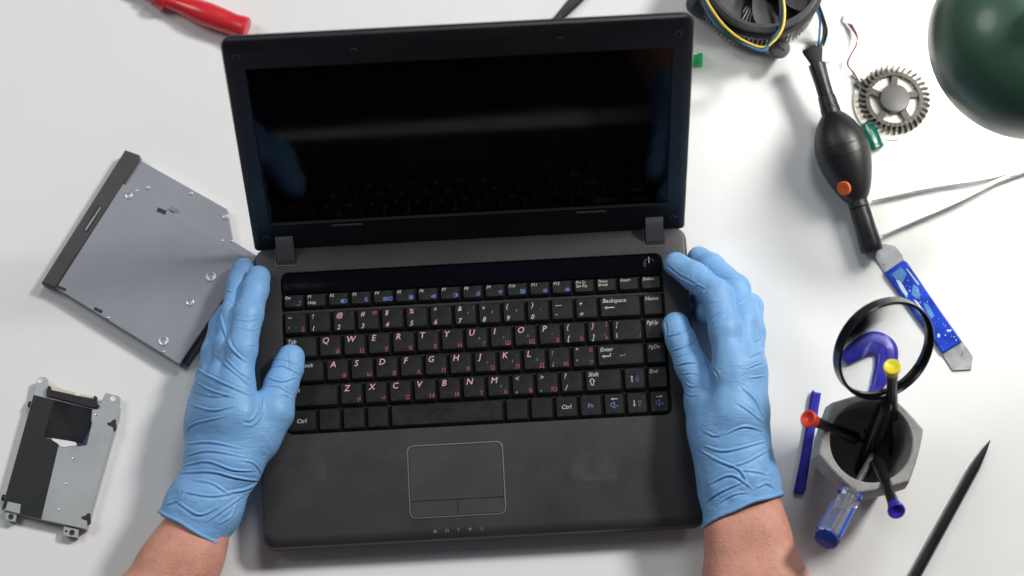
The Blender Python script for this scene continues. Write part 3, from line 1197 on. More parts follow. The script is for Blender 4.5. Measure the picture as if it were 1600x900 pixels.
# left arm of the picture
LF = [chain3((370, 606, 58, 12), (378, 545, 58, 11.8), (388, 492, 52, 11.3), (399, 453, 43, 10.3), (404, 434, 38.5, 9.6)),
      chain3((350, 600, 50, 11.6), (357, 540, 47, 10.8), (364, 492, 40, 10.0), (374, 442, 29, 9.3), (380, 420, 25, 8.8)),
      chain3((331, 606, 40, 11.4), (336, 550, 33, 10.2), (346, 508, 26, 9.3), (355, 490, 23, 8.6)),
      chain3((320, 632, 32, 10.8), (326, 586, 25, 9.4), (338, 558, 21, 8.4)),
      chain3((402, 682, 46, 14), (428, 642, 47, 14.5), (440, 600, 44.5, 12.6), (450, 575, 41.5, 11.6), (455, 559, 39.8, 10.6))]
LP = [chain3((370, 715, 52, 16), (372, 650, 58, 14.5), (370, 606, 58, 13)),
      chain3((350, 712, 49, 16), (350, 650, 51, 14.5), (347, 600, 50, 13)),
      chain3((333, 708, 43, 16), (332, 655, 42, 13.5), (331, 606, 40, 11.8)),
      chain3((321, 705, 36, 15), (319, 665, 33, 12.6), (320, 632, 32, 11)),
      chain3((372, 728, 45, 16), (402, 684, 45, 15), (424, 648, 46, 13.5)),
      chain3((330, 722, 41, 17), (300, 782, 42, 16.5), (262, 850, 43, 17)),
      chain3((366, 738, 46, 16.5), (342, 795, 45, 15.5), (303, 868, 44, 16.5)),
      chain3((348, 730, 48, 18.5), (320, 790, 47, 18.5), (282, 860, 46, 19))]
c1 = crop(280, 390, 3.75)
c2 = crop(230, 600, 3.2125)
FL = [(c1([(185, 575), (205, 470), (240, 375)]), -.8, 1.3),
      (c1([(240, 375), (262, 470), (310, 580), (380, 655)]), 1.0, 1.3),
      (c1([(290, 470), (300, 555), (350, 620), (400, 660)]), .6, 1.1),
      (c1([(100, 640), (112, 700), (230, 768), (410, 850)]), 1.1, 1.3),
      (c1([(90, 770), (190, 825), (330, 868)]), .9, 1.3),
      (c1([(185, 585), (290, 690), (420, 800)]), .7, 1.2),
      (c1([(255, 610), (340, 705), (440, 770)]), .6, 1.1),
      (c1([(320, 400), (400, 415), (470, 400)]), .35, 1.2),
      (c1([(340, 450), (420, 470), (480, 450)]), .35, 1.2),
      (c1([(400, 560), (450, 560), (480, 600)]), .5, 1.0),
      (c1([(255, 320), (300, 300), (350, 330)]), .5, 1.1),
      (c1([(240, 250), (290, 240), (340, 270)]), .4, 1.1),
      (c1([(540, 690), (610, 680), (700, 725)]), .8, 1.1),
      (c1([(515, 745), (600, 772), (690, 745)]), .8, 1.1),
      (c1([(550, 640), (620, 645), (690, 670)]), .5, 1.0),
      (c1([(510, 800), (580, 800), (650, 840)]), .6, 1.0),
      (c1([(640, 600), (650, 660), (640, 720)]), .5, 1.2),
      (c1([(560, 860), (620, 850), (670, 880)]), .5, 1.0),
      (c2([(190, 245), (235, 200), (380, 165)]), .9, 1.3),
      (c2([(205, 100), (330, 132), (440, 108)]), .9, 1.3),
      (c2([(190, 300), (320, 292), (470, 322)]), .9, 1.3),
      (c2([(185, 362), (310, 335), (490, 365)]), .9, 1.2),
      (c2([(175, 412), (300, 388), (430, 430), (545, 436)]), 1.1, 1.2),
      (c2([(155, 446), (320, 440), (450, 470), (575, 488)]), 1.3, 1.2),
      (c2([(180, 540), (320, 562), (470, 540)]), .9, 1.4),
      (c2([(300, 690), (410, 610), (480, 560)]), .9, 1.4),
      (c2([(150, 590), (260, 655), (350, 620)]), .9, 1.5),
      (c2([(390, 545), (490, 530), (565, 490)]), 1.0, 1.3),
      (c2([(230, 480), (330, 500), (420, 560)]), .7, 1.4),
      (c2([(90, 610), (160, 580), (190, 540)]), .7, 1.5),
      (c2([(360, 700), (420, 660), (450, 600)]), .7, 1.4),
      (c2([(480, 190), (520, 195), (560, 150), (575, 60)]), -1.0, 1.6),
      (c2([(470, 380), (540, 400), (590, 470)]), .6, 1.3),
      (c2([(215, 30), (330, 60), (440, 50)]), .6, 1.3)]
cuffL = at(296, 829, 46)
make_arm(LF, LP, cuffL, at(242, 905, 46) - at(300, 815, 46),
         [chain3((322, 775, 46, 13.5), (285, 840, 45, 16), (262, 880, 45, 20), (215, 960, 45, 26), (120, 1130, 40, 33), (60, 1230, 38, 36)),
          chain3((345, 785, 45, 12.5), (318, 845, 44, 15), (302, 880, 44, 19), (270, 965, 43, 26), (190, 1140, 38, 32), (140, 1240, 36, 35))],
         FL, None, 3)

# right arm of the picture
RF = [chain3((1143, 580, 71, 13), (1133, 515, 70.25, 12.2), (1120, 461, 60.31, 12), (1085, 432, 46, 10.8), (1056, 413, 37.5, 9.8)),
      chain3((1162, 570, 67, 13), (1160, 505, 60.15, 11.8), (1149, 452, 46.32, 11.4), (1112, 417, 27, 10.4), (1092, 403, 14, 9.4)),
      chain3((1169, 578, 61, 12), (1173, 520, 51.8, 11), (1171, 480, 40.4, 10.4), (1128, 462, 20, 9.8), (1096, 464, 11, 9)),
      chain3((1169, 600, 54, 11), (1172, 545, 43, 10), (1165, 512, 24, 9.4), (1130, 496, 13, 9), (1097, 490, 10.5, 8.5)),
      chain3((1122, 660, 59, 15), (1103, 618, 51.75, 14.2), (1080, 570, 47.75, 12.4), (1064, 532, 41, 11.4), (1056, 509, 38.6, 10.8))]
RP = [chain3((1138, 715, 61, 17), (1140, 650, 69, 15.5), (1143, 582, 71, 14)),
      chain3((1152, 712, 62, 17), (1157, 645, 67, 15), (1162, 572, 67, 13.5)),
      chain3((1159, 710, 59, 16), (1164, 648, 61, 13.5), (1169, 580, 61, 12)),
      chain3((1163, 708, 55, 15), (1165, 655, 54, 12), (1169, 602, 54, 11)),
      chain3((1130, 718, 57, 17), (1112, 672, 57, 16), (1098, 635, 50.75, 13.5)),
      chain3((1122, 700, 57, 17), (1130, 755, 56, 17), (1140, 850, 55, 18)),
      chain3((1164, 700, 57, 17), (1178, 755, 56, 17), (1200, 840, 55, 18)),
      chain3((1142, 700, 59, 19), (1155, 755, 58, 19), (1170, 845, 57, 20))]
c3 = crop(1020, 370, 3.91)
c4 = crop(1050, 590, 2.905)
FR = [(c3([(85, 175), (165, 238), (265, 292)]), -.9, 1.2),
      (c3([(245, 330), (268, 290), (330, 320)]), .9, 1.0),
      (c3([(300, 350), (320, 315), (360, 290)]), .7, 1.0),
      (c3([(325, 180), (345, 205), (380, 225)]), .6, 1.0),
      (c3([(355, 500), (395, 470), (440, 445)]), .8, 1.0),
      (c3([(365, 535), (400, 510), (450, 470)]), .7, 1.0),
      (c3([(340, 400), (390, 390), (430, 360)]), .4, 1.1),
      (c3([(430, 240), (480, 250), (530, 230)]), .5, 1.1),
      (c3([(500, 420), (540, 400), (590, 340)]), .5, 1.2),
      (c3([(85, 605), (150, 592), (225, 555)]), .8, 1.1),
      (c3([(105, 695), (185, 672), (260, 635)]), .9, 1.1),
      (c3([(140, 785), (200, 770), (265, 765)]), 1.0, 1.1),
      (c3([(120, 740), (200, 715), (280, 700)]), .5, 1.0),
      (c3([(78, 520), (88, 570), (85, 620)]), -.7, 1.1),
      (c3([(160, 840), (240, 830), (300, 850)]), .5, 1.1),
      (c3([(340, 790), (390, 830), (400, 870)]), -.9, 1.2),
      (c3([(590, 735), (630, 715), (672, 700)]), .9, 1.0),
      (c3([(580, 800), (630, 780), (672, 765)]), .9, 1.0),
      (c3([(590, 862), (640, 855), (675, 850)]), .9, 1.0),
      (c3([(610, 640), (650, 620), (670, 590)]), .8, 1.0),
      (c4([(150, 312), (245, 332), (425, 288)]), 1.1, 1.3),
      (c4([(128, 330), (215, 378), (305, 418), (345, 485)]), 1.2, 1.3),
      (c4([(230, 262), (325, 222), (412, 240)]), .9, 1.3),
      (c4([(320, 45), (378, 100), (412, 170)]), .9, 1.3),
      (c4([(290, 110), (350, 150), (410, 200)]), .6, 1.3),
      (c4([(250, 402), (330, 385), (432, 330)]), 1.0, 1.3),
      (c4([(310, 420), (370, 425), (440, 440)]), .8, 1.3),
      (c4([(165, 485), (270, 442), (365, 505)]), 1.0, 1.4),
      (c4([(150, 570), (215, 520), (330, 470)]), 1.1, 1.4),
      (c4([(140, 240), (200, 265), (240, 240)]), .6, 1.3),
      (c4([(55, 20), (90, 40), (130, 30)]), .7, 1.1),
      (c4([(50, 60), (85, 80), (120, 75)]), .5, 1.1),
      (c4([(380, 500), (430, 480), (470, 510)]), .8, 1.4),
      (c4([(210, 570), (280, 530), (350, 520)]), .7, 1.3)]
cuffR = at(1160, 798, 57)
make_arm(RF, RP, cuffR, at(1196, 884, 57) - at(1160, 798, 57),
         [chain3((1130, 760, 56, 13.5), (1141, 815, 55, 15.5), (1145, 850, 54, 18.5), (1150, 910, 52, 23), (1170, 1110, 45, 32), (1180, 1230, 36, 35)),
          chain3((1174, 755, 56, 13.5), (1184, 800, 55, 15.5), (1192, 840, 54, 18.5), (1208, 910, 52, 24), (1260, 1110, 45, 32), (1290, 1230, 36, 35))],
         FR, None, 11)

# ------------------------------------------------------------------ optical drive
c5 = crop(0, 220, 2.25)
ZD = 12.5
dr = thing('optical_drive', 'grey metal laptop optical drive with dark front bezel beside left glove', 'disc drive', at(230, 400, 0))
body = c5([(492, 68), (798, 240), (818, 352), (905, 405), (630, 788), (195, 520)])
bm = bm_new()
prism(bm, px2(body, ZD - 3), 1.2, ZD - 3.0, .4)
obj('lower_case', bm, 'drive_metal', dr)
top = c5([(432, 150), (840, 390), (868, 438), (630, 786), (197, 518)])
bm = bm_new()
prism(bm, px2(top, ZD), ZD - 2.96, ZD, .5)
tc_ = obj('top_cover', bm, 'drive_metal', dr)
bm = bm_new()
prism(bm, px2(c5([(660, 790), (634, 772), (880, 425), (905, 440)]), 5), 1.0, 8.0, .3)
obj('side_rail', bm, 'drive_dark', dr)
fb = c5([(440, 32), (490, 50), (488, 72), (195, 520), (145, 500)])
bm = bm_new()
prism(bm, px2(fb, ZD), 0.3, ZD + .6, 1.2)
bz = obj('front_bezel', bm, 'drive_bezel', dr)
bm = bm_new()
prism(bm, px2(c5([(346, 228), (360, 236), (308, 322), (294, 314)]), ZD), ZD + .4, ZD + 1.3, .3)
bt = obj('eject_button', bm, 'drive_dark', bz)
bm = bm_new()
prism(bm, px2(c5([(352, 234), (357, 237), (303, 318), (299, 315)]), ZD), ZD + 1.2, ZD + 1.5, .1)
obj('button_edge', bm, 'steel', bt)
for (x, y, r) in ((452, 193, 5.0), (742, 479, 6.6), (668, 568, 5.2), (575, 705, 6.6)):
    bm = bm_new()
    q = at(*c5([(x, y)])[0], ZD)
    lathe(bm, (q.x, q.y, ZD - .2), (0, 0, 1), [(0, r * .62), (.5, r * .62), (.75, r * .5), (.3, r * .32), (.3, r * .16), (.6, r * .1), (.6, .01)], 20)
    obj('dimple', bm, 'rivet_metal', tc_)
for (x, y, r) in ((518, 162, 1.6), (670, 182, 1.5), (792, 265, 2.4), (478, 172, 1.2), (512, 215, 1.0), (780, 348, 1.2), (812, 350, 1.2), (828, 393, 1.4), (380, 622, 1.2), (575, 742, 1.2)):
    bm = bm_new()
    q = at(*c5([(x, y)])[0], ZD)
    z0 = ZD if y > 400 or y == 193 else ZD - 3
    lathe(bm, (q.x, q.y, z0 - .3), (0, 0, 1), [(0, r), (.8, r), (1.1, r * .5), (1.1, .01)], 12)
    obj('rivet', bm, 'rivet_metal', dr)
for pl, m_ in (([(556, 234), (586, 246), (581, 260), (551, 248)], 'drive_dark'), ([(598, 228), (622, 238), (617, 252), (593, 242)], 'steel'),
               ([(204, 508), (234, 520), (230, 529), (200, 517)], 'drive_dark'), ([(334, 584), (362, 597), (357, 607), (329, 594)], 'drive_dark')):
    bm = bm_new()
    prism(bm, px2(c5(pl), ZD), ZD - .5, ZD + .35, .1)
    obj('latch', bm, m_, tc_)

# ------------------------------------------------------------------ hard drive caddy
c6 = crop(0, 560, 2.8115)
ZC = 9.5
cd_ = thing('hard_drive_caddy', 'small metal hard drive caddy with black label and connector flap', 'hard drive', at(95, 715, 0))


def cpoly(name, pts, z0, z1, m_, par, bev=.2):
    bm = bm_new()
    prism(bm, px2(c6(pts), z1), z0, z1, bev)
    return obj(name, bm, m_, par)


tray = cpoly('tray', [(146, 158), (450, 200), (524, 215), (518, 260), (378, 752), (182, 710), (6, 664)], 1.0, ZC, 'caddy_metal', cd_, .6)
cpoly('tab', [(148, 160), (162, 92), (172, 82), (200, 82), (212, 95), (205, 175)], ZC - 3, ZC - 1.6, 'caddy_metal', cd_)
cpoly('tab', [(440, 205), (458, 160), (466, 152), (520, 164), (530, 176), (524, 230)], ZC - 3, ZC - 1.6, 'caddy_metal', cd_)
cpoly('tab', [(24, 668), (24, 704), (32, 712), (66, 718), (76, 680)], 1.0, ZC - 2.2, 'caddy_metal', cd_)
cpoly('tab', [(280, 735), (276, 772), (286, 780), (340, 788), (346, 750)], 1.0, ZC - 2.2, 'caddy_metal', cd_)
for x, y, z in ((174, 98, ZC - 1.7), (496, 177, ZC - 1.7), (48, 696, ZC - 2.3), (316, 765, ZC - 2.3), (291, 759, ZC - 2.3)):
    bm = bm_new()
    q = at(*c6([(x, y)])[0], z)
    rr_ = 2.2 if x not in (291,) else 1.0
    lathe(bm, (q.x, q.y, z), (0, 0, 1), [(0, rr_), (.25, rr_), (.35, rr_ * .8), (.2, rr_ * .7), (.2, .01)], 16)
    obj('screw_hole', bm, 'paper_white' if y < 200 else 'drive_dark', tray)
lb = cpoly('label', [(148, 160), (240, 183), (203, 350), (262, 362), (181, 706), (86, 684), (92, 640), (34, 628), (24, 660), (8, 662)], ZC, ZC + .25, 'label_black', cd_, .05)
cpoly('circuit_board', [(402, 275), (405, 280), (380, 380), (340, 386), (330, 350), (390, 290)], ZC, ZC + .4, 'pcb_blue', cd_, .05)
cpoly('white_sticker', [(226, 345), (330, 368), (338, 382), (302, 386), (288, 390), (268, 388), (250, 372), (228, 358)], ZC + .26, ZC + .5, 'paper_white', cd_, .05)
cpoly('flap', [(240, 183), (404, 222), (398, 300), (360, 372), (335, 366), (200, 345), (196, 330)], ZC + .55, ZC + 1.0, 'film_black', cd_, .2)
cn = cpoly('connector', [(203, 140), (212, 118), (220, 122), (222, 140), (408, 176), (414, 162), (424, 168), (424, 195), (436, 206), (430, 218), (400, 216), (204, 165)], ZC - 4, ZC + 2.2, 'connector_black', cd_, .5)
cpoly('contacts', [(226, 121), (326, 148), (324, 160), (224, 139)], ZC - 3.5, ZC + .9, 'contact_cream', cn)
cpoly('contacts', [(352, 155), (404, 166), (402, 177), (350, 166)], ZC - 3.5, ZC + .9, 'contact_cream', cn)
for x, y in ((493, 290), (380, 702)):
    cpoly('rubber_clip', [(x - 22, y - 8), (x - 8, y - 10), (x + 8, y - 24), (x + 16, y - 20), (x + 17, y + 20), (x + 8, y + 30), (x + 2, y + 10), (x - 20, y + 2)], ZC - 3, ZC + .6, 'drive_dark', cd_, .2)
for x, y in ((422, 248), (323, 440), (292, 552), (260, 664)):
    bm = bm_new()
    q = at(*c6([(x, y)])[0], ZC)
    lathe(bm, (q.x, q.y, ZC - .2), (0, 0, 1), [(0, 1.1), (.4, .9), (.6, .01)], 12)
    obj('dimple', bm, 'steel', tray)
for x, y in ((128, 205), (12, 615)):
    bm = bm_new()
    q = at(*c6([(x, y)])[0], 5)
    lathe(bm, (q.x + 3, q.y, 5), (-1, .2, 0), [(0, 2.6), (3.4, 2.6), (3.8, 2.0)], 14)
    obj('side_screw', bm, 'drive_dark', cd_)

# ------------------------------------------------------------------ red screwdriver
p1, p0 = at(387, 46, 11), at(203, -22, 8)
d = (p1 - p0)
L_ = d.length
rs_ = thing('screwdriver', 'red insulated screwdriver with moulded handle behind laptop lid', 'screwdriver', (p0.x, p0.y, 0))
bm = bm_new()
L0 = L_
lathe(bm, p1, -d, [(0, 5), (.6, 8.4), (2.5, 9.8), (6, 9.6), (12, 8.8), (22, 9.6), (36, 10.2), (46, 9.6), (56, 7.6), (63, 7.0), (71, 6.8), (72, 9.4), (76, 10.0), (79, 9.6), (80, 6.8), (84, 6.4), (86, 6.9), (89, 6.4), (90, 4)], 36)
obj('handle', bm, 'red_plastic', rs_)
bm = bm_new()
lathe(bm, p1 - d.normalized() * 89, -d, [(0, 4.4), (60, 3.8), (62, 3.0)], 20)
obj('insulated_shaft', bm, 'red_dark', rs_)
bm = bm_new()
lathe(bm, p1 - d.normalized() * 150, -d, [(0, 2.6), (10, 2.6), (14, 2.4)], 16)
obj('blade', bm, 'steel', rs_)

# ------------------------------------------------------------------ black sticks
p0, p1 = at(930, -32, 4), at(846, 58, 4)
st = thing('spudger', 'black tapered plastic stick poking out above the laptop lid', 'pry tool', (p0.x, p0.y, 0))
dn = (p1 - p0).normalized()
sn = Vector((-dn.y, dn.x, 0))
bm = bm_new()
prism(bm, [p0 + sn * 5.2, p0 - sn * 5.2, p0 + dn * 26 - sn * 4.8, p1 - sn * 2.0, p1 + sn * 1.5, p0 + dn * 26 + sn * 4.2], 0.6, 6.5, 1.4)
obj('stick', bm, 'black_plastic', st)
bm = bm_new()
prism(bm, [p0 + dn * 5 + sn * 1.2, p0 + dn * 5 - sn * 1.2, p0 + dn * 40 - sn * .7, p0 + dn * 40 + sn * .7], 6.4, 7.1, .3)
obj('ridge', bm, 'black_plastic', st)

p0, p1 = at(1547, 688, 4), at(1405, 945, 5)
st = thing('spudger', 'black pointed plastic stick lying at the lower right corner', 'pry tool', (p0.x, p0.y, 0))
dn = (p1 - p0)
bm = bm_new()
lathe(bm, p0, dn, [(0, .3), (3, .9), (10, 2.2), (22, 3.6), (26, 3.9), (dn.length, 4.5)], 8)
obj('stick', bm, 'black_plastic', st, sharp=20)
bm = bm_new()
lathe(bm, p0 + dn.normalized() * dn.length, dn, [(0, 4.5), (3, 5.0), (26, 5.0), (28, 4.2)], 8)
obj('grip', bm, 'black_plastic', st, sharp=20)

# ------------------------------------------------------------------ processor cooler
cz = at(1190, -30, 38)
CX, CY = cz.x, cz.y
co_ = thing('processor_cooler', 'round processor cooler with dark fan, fins and coloured wires', 'cooling fan', (CX, CY, 0))
bm = bm_new()
lathe(bm, (CX, CY, 1.5), (0, 0, 1), [(0, 18), (2, 20), (34, 20)], 32)
hs = obj('heatsink', bm, 'alu', co_)
bm = bm_new()
NF = 84
for k in range(NF):
    M = Matrix.Translation((CX, CY, 0)) @ Matrix.Rotation(2 * PI * k / NF, 4, 'Z')
    box(bm, 19, 49.5, -.45, .45, 8, 38, M)
ff = obj('cooling_fins', bm, 'alu', hs)
ff['kind'] = 'stuff'
bm = bm_new()
n = 72
loops = []
for r, z in ((47.5, 38.2), (50.5, 38.2), (51.0, 40), (51.0, 43), (47.8, 43), (47.0, 60), (44.5, 60), (44.0, 40), (47.5, 38.2)):
    loops.append([(CX + r * math.cos(2 * PI * k / n), CY + r * math.sin(2 * PI * k / n), z) for k in range(n)])
loft(bm, loops[:-1] + [loops[0]], cap0=False, cap1=False)
bmesh.ops.remove_doubles(bm, verts=bm.verts, dist=.01)
fr_ = obj('fan_frame', bm, 'fan_frame', co_)
for k in range(4):
    a = math.radians(-74 + 90 * k)
    M = Matrix.Translation((CX, CY, 0)) @ Matrix.Rotation(a, 4, 'Z')
    bm = bm_new()
    box(bm, 46, 58, -5.5, 5.5, 12, 17, M)
    box(bm, 46, 49.5, -4.5, 4.5, 17, 40, M)
    bmesh.ops.bevel(bm, geom=bm.edges[:], offset=.8, segments=2, affect='EDGES')
    lg = obj('mounting_leg', bm, 'fan_frame', co_)
    c = M @ Vector((54, 0, 0))
    bm = bm_new()
    lathe(bm, (c.x, c.y, 2), (0, 0, 1), [(0, 2.4), (8, 4.0), (10, 5.2), (16, 5.2), (17.5, 5.0), (18, 8.2), (21, 8.6), (22.2, 8.2), (22.6, 6.5)], 28)
    pn = obj('push_pin', bm, 'pin_grey', lg)
    bm = bm_new()
    box(bm, -5, 5, -.7, .7, 24.4, 24.9, Matrix.Translation((c.x, c.y, 0)) @ Matrix.Rotation(a + .6, 4, 'Z'))
    obj('arrow_slot', bm, 'slot_black', pn)
    # strut to the hub
    bm = bm_new()
    box(bm, 17, 46, -2, 2, 40.5, 43, Matrix.Translation((CX, CY, 0)) @ Matrix.Rotation(a + .35, 4, 'Z'))
    obj('strut', bm, 'fan_frame', fr_)
bm = bm_new()
lathe(bm, (CX, CY, 42), (0, 0, 1), [(0, 17.5), (14.5, 17.5), (16, 16.5), (16.4, 14)], 40)
hub = obj('hub', bm, 'fan_grey', co_)
bm = bm_new()
rows = 9
for side in (0, 1):
    pass
V_ = []
for i in range(rows):
    t = i / (rows - 1)
    r = 17 + t * 26.2
    a0 = .10 * t + .16 * t * t
    wd_ = .42 - .02 * t
    V_.append([(r * math.cos(a0 + wd_ * (s - .5) * 1.7), r * math.sin(a0 + wd_ * (s - .5) * 1.7), 44.5 + 11.5 * (1 - s) ** 1.15 + .8 * math.sin(PI * s)) for s in np.linspace(0, 1, 7)])
loop_pts = []
for row in V_:
    up_ = [(x, y, z + .6) for x, y, z in row]
    dn_ = [(x, y, z - .6) for x, y, z in row][::-1]
    loop_pts.append(up_ + dn_)
loft(bm, loop_pts)
blade0 = obj('fan_blade', bm, 'fan_grey', co_, world=False)
for k in range(7):
    b_ = blade0 if k == 0 else blade0.copy()
    if k:
        COL.objects.link(b_)
    b_.rotation_euler = (0, 0, math.radians(-95 + k * 360 / 7))
# wires
for j, (m_, off) in enumerate((('wire_yellow', 0), ('wire_green', 4.5), ('wire_blue', 8.0), ('wire_black', 11))):
    bm = bm_new()
    path = [(1099, -45), (1103, -8), (1113, 16), (1133, 43), (1160, 62), (1190, 73), (1207, 67), (1222, 47), (1225, 20), (1222, -10), (1218, -40)]
    cpx = (1175, -10)
    P_ = []
    for i, (x, y) in enumerate(path):
        v = Vector((x - cpx[0], y - cpx[1], 0)).normalized()
        o_ = off * (1 if i < 6 else -.75)
        wob = 1.5 * math.sin(i * 1.7 + j * 2)
        q = at(x + v.x * (o_ + wob) * .8, y + v.y * (o_ + wob) * .8, 61 - j * 1.2 + (1.5 * math.sin(i + j)))
        P_.append(q)
    tube(bm, P_, 1.15, 8)
    obj('wire', bm, m_, co_)
for j, (m_, dx) in enumerate((('wire_yellow', 3), ('wire_green', 0), ('wire_blue', -7), ('wire_black', 5.5))):
    bm = bm_new()
    P_ = [at(1262 + dx, -30, 42), at(1275 + dx * .6, 4, 36), at(1284 + dx * .5, 28, 22 + j), at(1287 + dx * .9, 50, 12 + j), at(1283 + dx * .6, 72, 7)]
    tube(bm, P_, 1.1, 8)
    obj('wire', bm, m_, co_)
bm = bm_new()
q = at(1284, 84, 0)
box(bm, -6, 6, -9, 9, .5, 7.5, Matrix.Translation((q.x, q.y, 0)) @ Matrix.Rotation(.1, 4, 'Z'))
bmesh.ops.bevel(bm, geom=bm.edges[:], offset=.8, segments=2, affect='EDGES')
obj('plug', bm, 'paper_white', co_)

# ------------------------------------------------------------------ small blower fan with curved blades
q = at(1397, 156, 6)
FX, FY = q.x, q.y
bf = thing('blower_fan', 'small round laptop blower fan with bristling blades and thin wires', 'fan', (FX, FY, 0))
bm = bm_new()
NB = 64
pl = []
for k in range(NB):
    a = 2 * PI * k / NB
    r = 32.3 + .5 * math.sin(3 * a + 1)
    pl.append((FX - .8 + r * math.cos(a), FY - .5 + r * math.sin(a)))
prism(bm, pl, .4, 2.0, .4)
hp = obj('base_plate', bm, 'housing_cream', bf)
for ax, ay in ((-26, 20), (27, -8), (-10, -31)):
    bm = bm_new()
    lathe(bm, (FX + ax * 1.12, FY + ay * 1.12, .4), (0, 0, 1), [(0, 3.6), (2.2, 3.4), (2.4, 1.6), (1.2, 1.5), (1.2, .01)], 16)
    obj('lug', bm, 'housing_cream', hp)
bm = bm_new()
lathe(bm, (FX, FY, 2), (0, 0, 1), [(0, 12.0), (8.2, 12.2), (9.4, 11.8), (9.8, 10.6), (9.8, .01)], 40)
obj('hub', bm, 'hub_grey', bf)
bm = bm_new()
n = 64
loops = []
for r, z in ((20.2, 5), (23.4, 5), (23.4, 8.6), (20.2, 8.6), (20.2, 5)):
    loops.append([(FX + r * math.cos(2 * PI * k / n), FY + r * math.sin(2 * PI * k / n), z) for k in range(n)])
loft(bm, loops, cap0=False, cap1=False)
bmesh.ops.remove_doubles(bm, verts=bm.verts, dist=.01)
obj('ring', bm, 'blade_brown', bf)
for k in range(5):
    bm = bm_new()
    M = Matrix.Translation((FX, FY, 0)) @ Matrix.Rotation(math.radians(20 + 72 * k), 4, 'Z')
    prism(bm, [M @ Vector(v) for v in ((11, -3.2, 0), (20.8, -5.0, 0), (20.8, .6, 0), (11, 2.6, 0))], 5.4, 7.4, .3)
    obj('spoke', bm, 'blade_brown', bf)
bm = bm_new()
path = [(19.8, 0), (23, .9), (26, .8), (28.8, -.6)]
loops = []
for i, (x, y) in enumerate(path):
    loops.append([(x, y - .62, 3.4), (x, y + .62, 3.4), (x + .3, y + .5, 9.4), (x + .3, y - .5, 9.4)])
loft(bm, loops)
bl0 = obj('fan_blade', bm, 'blade_brown', bf, world=False)
for k in range(36):
    b_ = bl0 if k == 0 else bl0.copy()
    if k:
        COL.objects.link(b_)
    b_.rotation_euler = (0, 0, 2 * PI * k / 36)
for j, m_ in enumerate(('wire_red', 'wire_black', 'paper_white')):
    bm = bm_new()
    P_ = [at(1344 + j, 128 + j, 5), at(1333 + j * 1.5, 113, 5 + j), at(1324 + j * 1.2, 100, 8), at(1329 + j, 86, 10), at(1338 + j, 70, 9), at(1339 - j * 2, 55, 6), at(1329 - j * 4, 36, 3)]
    tube(bm, P_, .75, 8)
    obj('wire', bm, m_, bf)
bm = bm_new()
q = at(1343, 129, 5)
box(bm, -3.5, 3.5, -2.5, 2.5, 1.0, 6, Matrix.Translation((q.x, q.y, 0)) @ Matrix.Rotation(.9, 4, 'Z'))
obj('wire_clamp', bm, 'black_plastic', bf)
bm = bm_new()
q = at(1327, 31, 3)
box(bm, -5, 5, -3.5, 3.5, .5, 4.5, Matrix.Translation((q.x, q.y, 0)) @ Matrix.Rotation(-.3, 4, 'Z'))
bmesh.ops.bevel(bm, geom=bm.edges[:], offset=.6, segments=2, affect='EDGES')
obj('plug', bm, 'paper_white', bf)

# ------------------------------------------------------------------ rubber dust blower
pA, pB = at(1269, 76, 31), at(1363, 393, 9.5)
d = (pB - pA).normalized()
LT = (pB - pA).length
k_ = LT / 335.0
bl = thing('dust_blower', 'black rubber dust blower bulb with brush nozzle and orange valve', 'air blower', (at(1320, 235, 0)))
ctr = pA + d * (171 * k_)
bm = bm_new()
prof = [(96, 12), (98, 15.2), (103, 15.6), (108, 15.4)]
for i in range(25):
    t = i / 24
    tt_ = 108 + t * 144
    r = 15 + (42.5 - 15) * (math.sin(PI * min(1, t * 1.0)) ** .72 if 0 < t < 1 else 0)
    r += 2.2 * math.sin(2 * PI * t)
    prof.append((tt_, r if 0 < t < 1 else 15.6))
prof += [(258, 16), (262, 16.2), (263.5, 14)]
lathe(bm, pA, d, [(t * k_, r * k_) for t, r in prof], 48)
bulb = obj('bulb', bm, 'rubber_black', bl)
for t, r in ((164, 43.6), (180, 43.9)):
    bm = bm_new()
    n = 48
    x_, y_, _ = frame_of(d)
    c = pA + d * (t * k_)
    tube(bm, [c + (x_ * math.cos(2 * PI * i / n) + y_ * math.sin(2 * PI * i / n)) * (r - 1.1) * k_ for i in range(n + 1)], .32, 6, sub=0)
    obj('moulding_ring', bm, 'rubber_black', bulb)
bm = bm_new()
lathe(bm, pA, d, [(t * k_, r * k_) for t, r in ((262, 13), (264, 15.6), (272, 16.2), (300, 16.8), (325, 18), (332, 18), (335, 16.5), (335.5, 13), (325, 11), (325, .1))], 36)
obj('rear_tube', bm, 'black_plastic', bl)
bm = bm_new()
lathe(bm, pA, d, [(t * k_, r * k_) for t, r in ((25, 9), (25.5, 13.6), (28, 14), (60, 12.4), (78, 12.4), (79, 13.6), (90, 14.4), (97, 14.8), (98, 11))], 32)
nz = obj('nozzle', bm, 'black_plastic', bl)
bm = bm_new()
lathe(bm, pA, d, [(t * k_, r * k_) for t, r in ((-2, 10), (-1, 16), (4, 16.5), (14, 13), (24, 9.5), (28, 9.2))], 30, flat=.55, xdir=(1, .3, 0))
obj('brush', bm, 'bristle', bl)
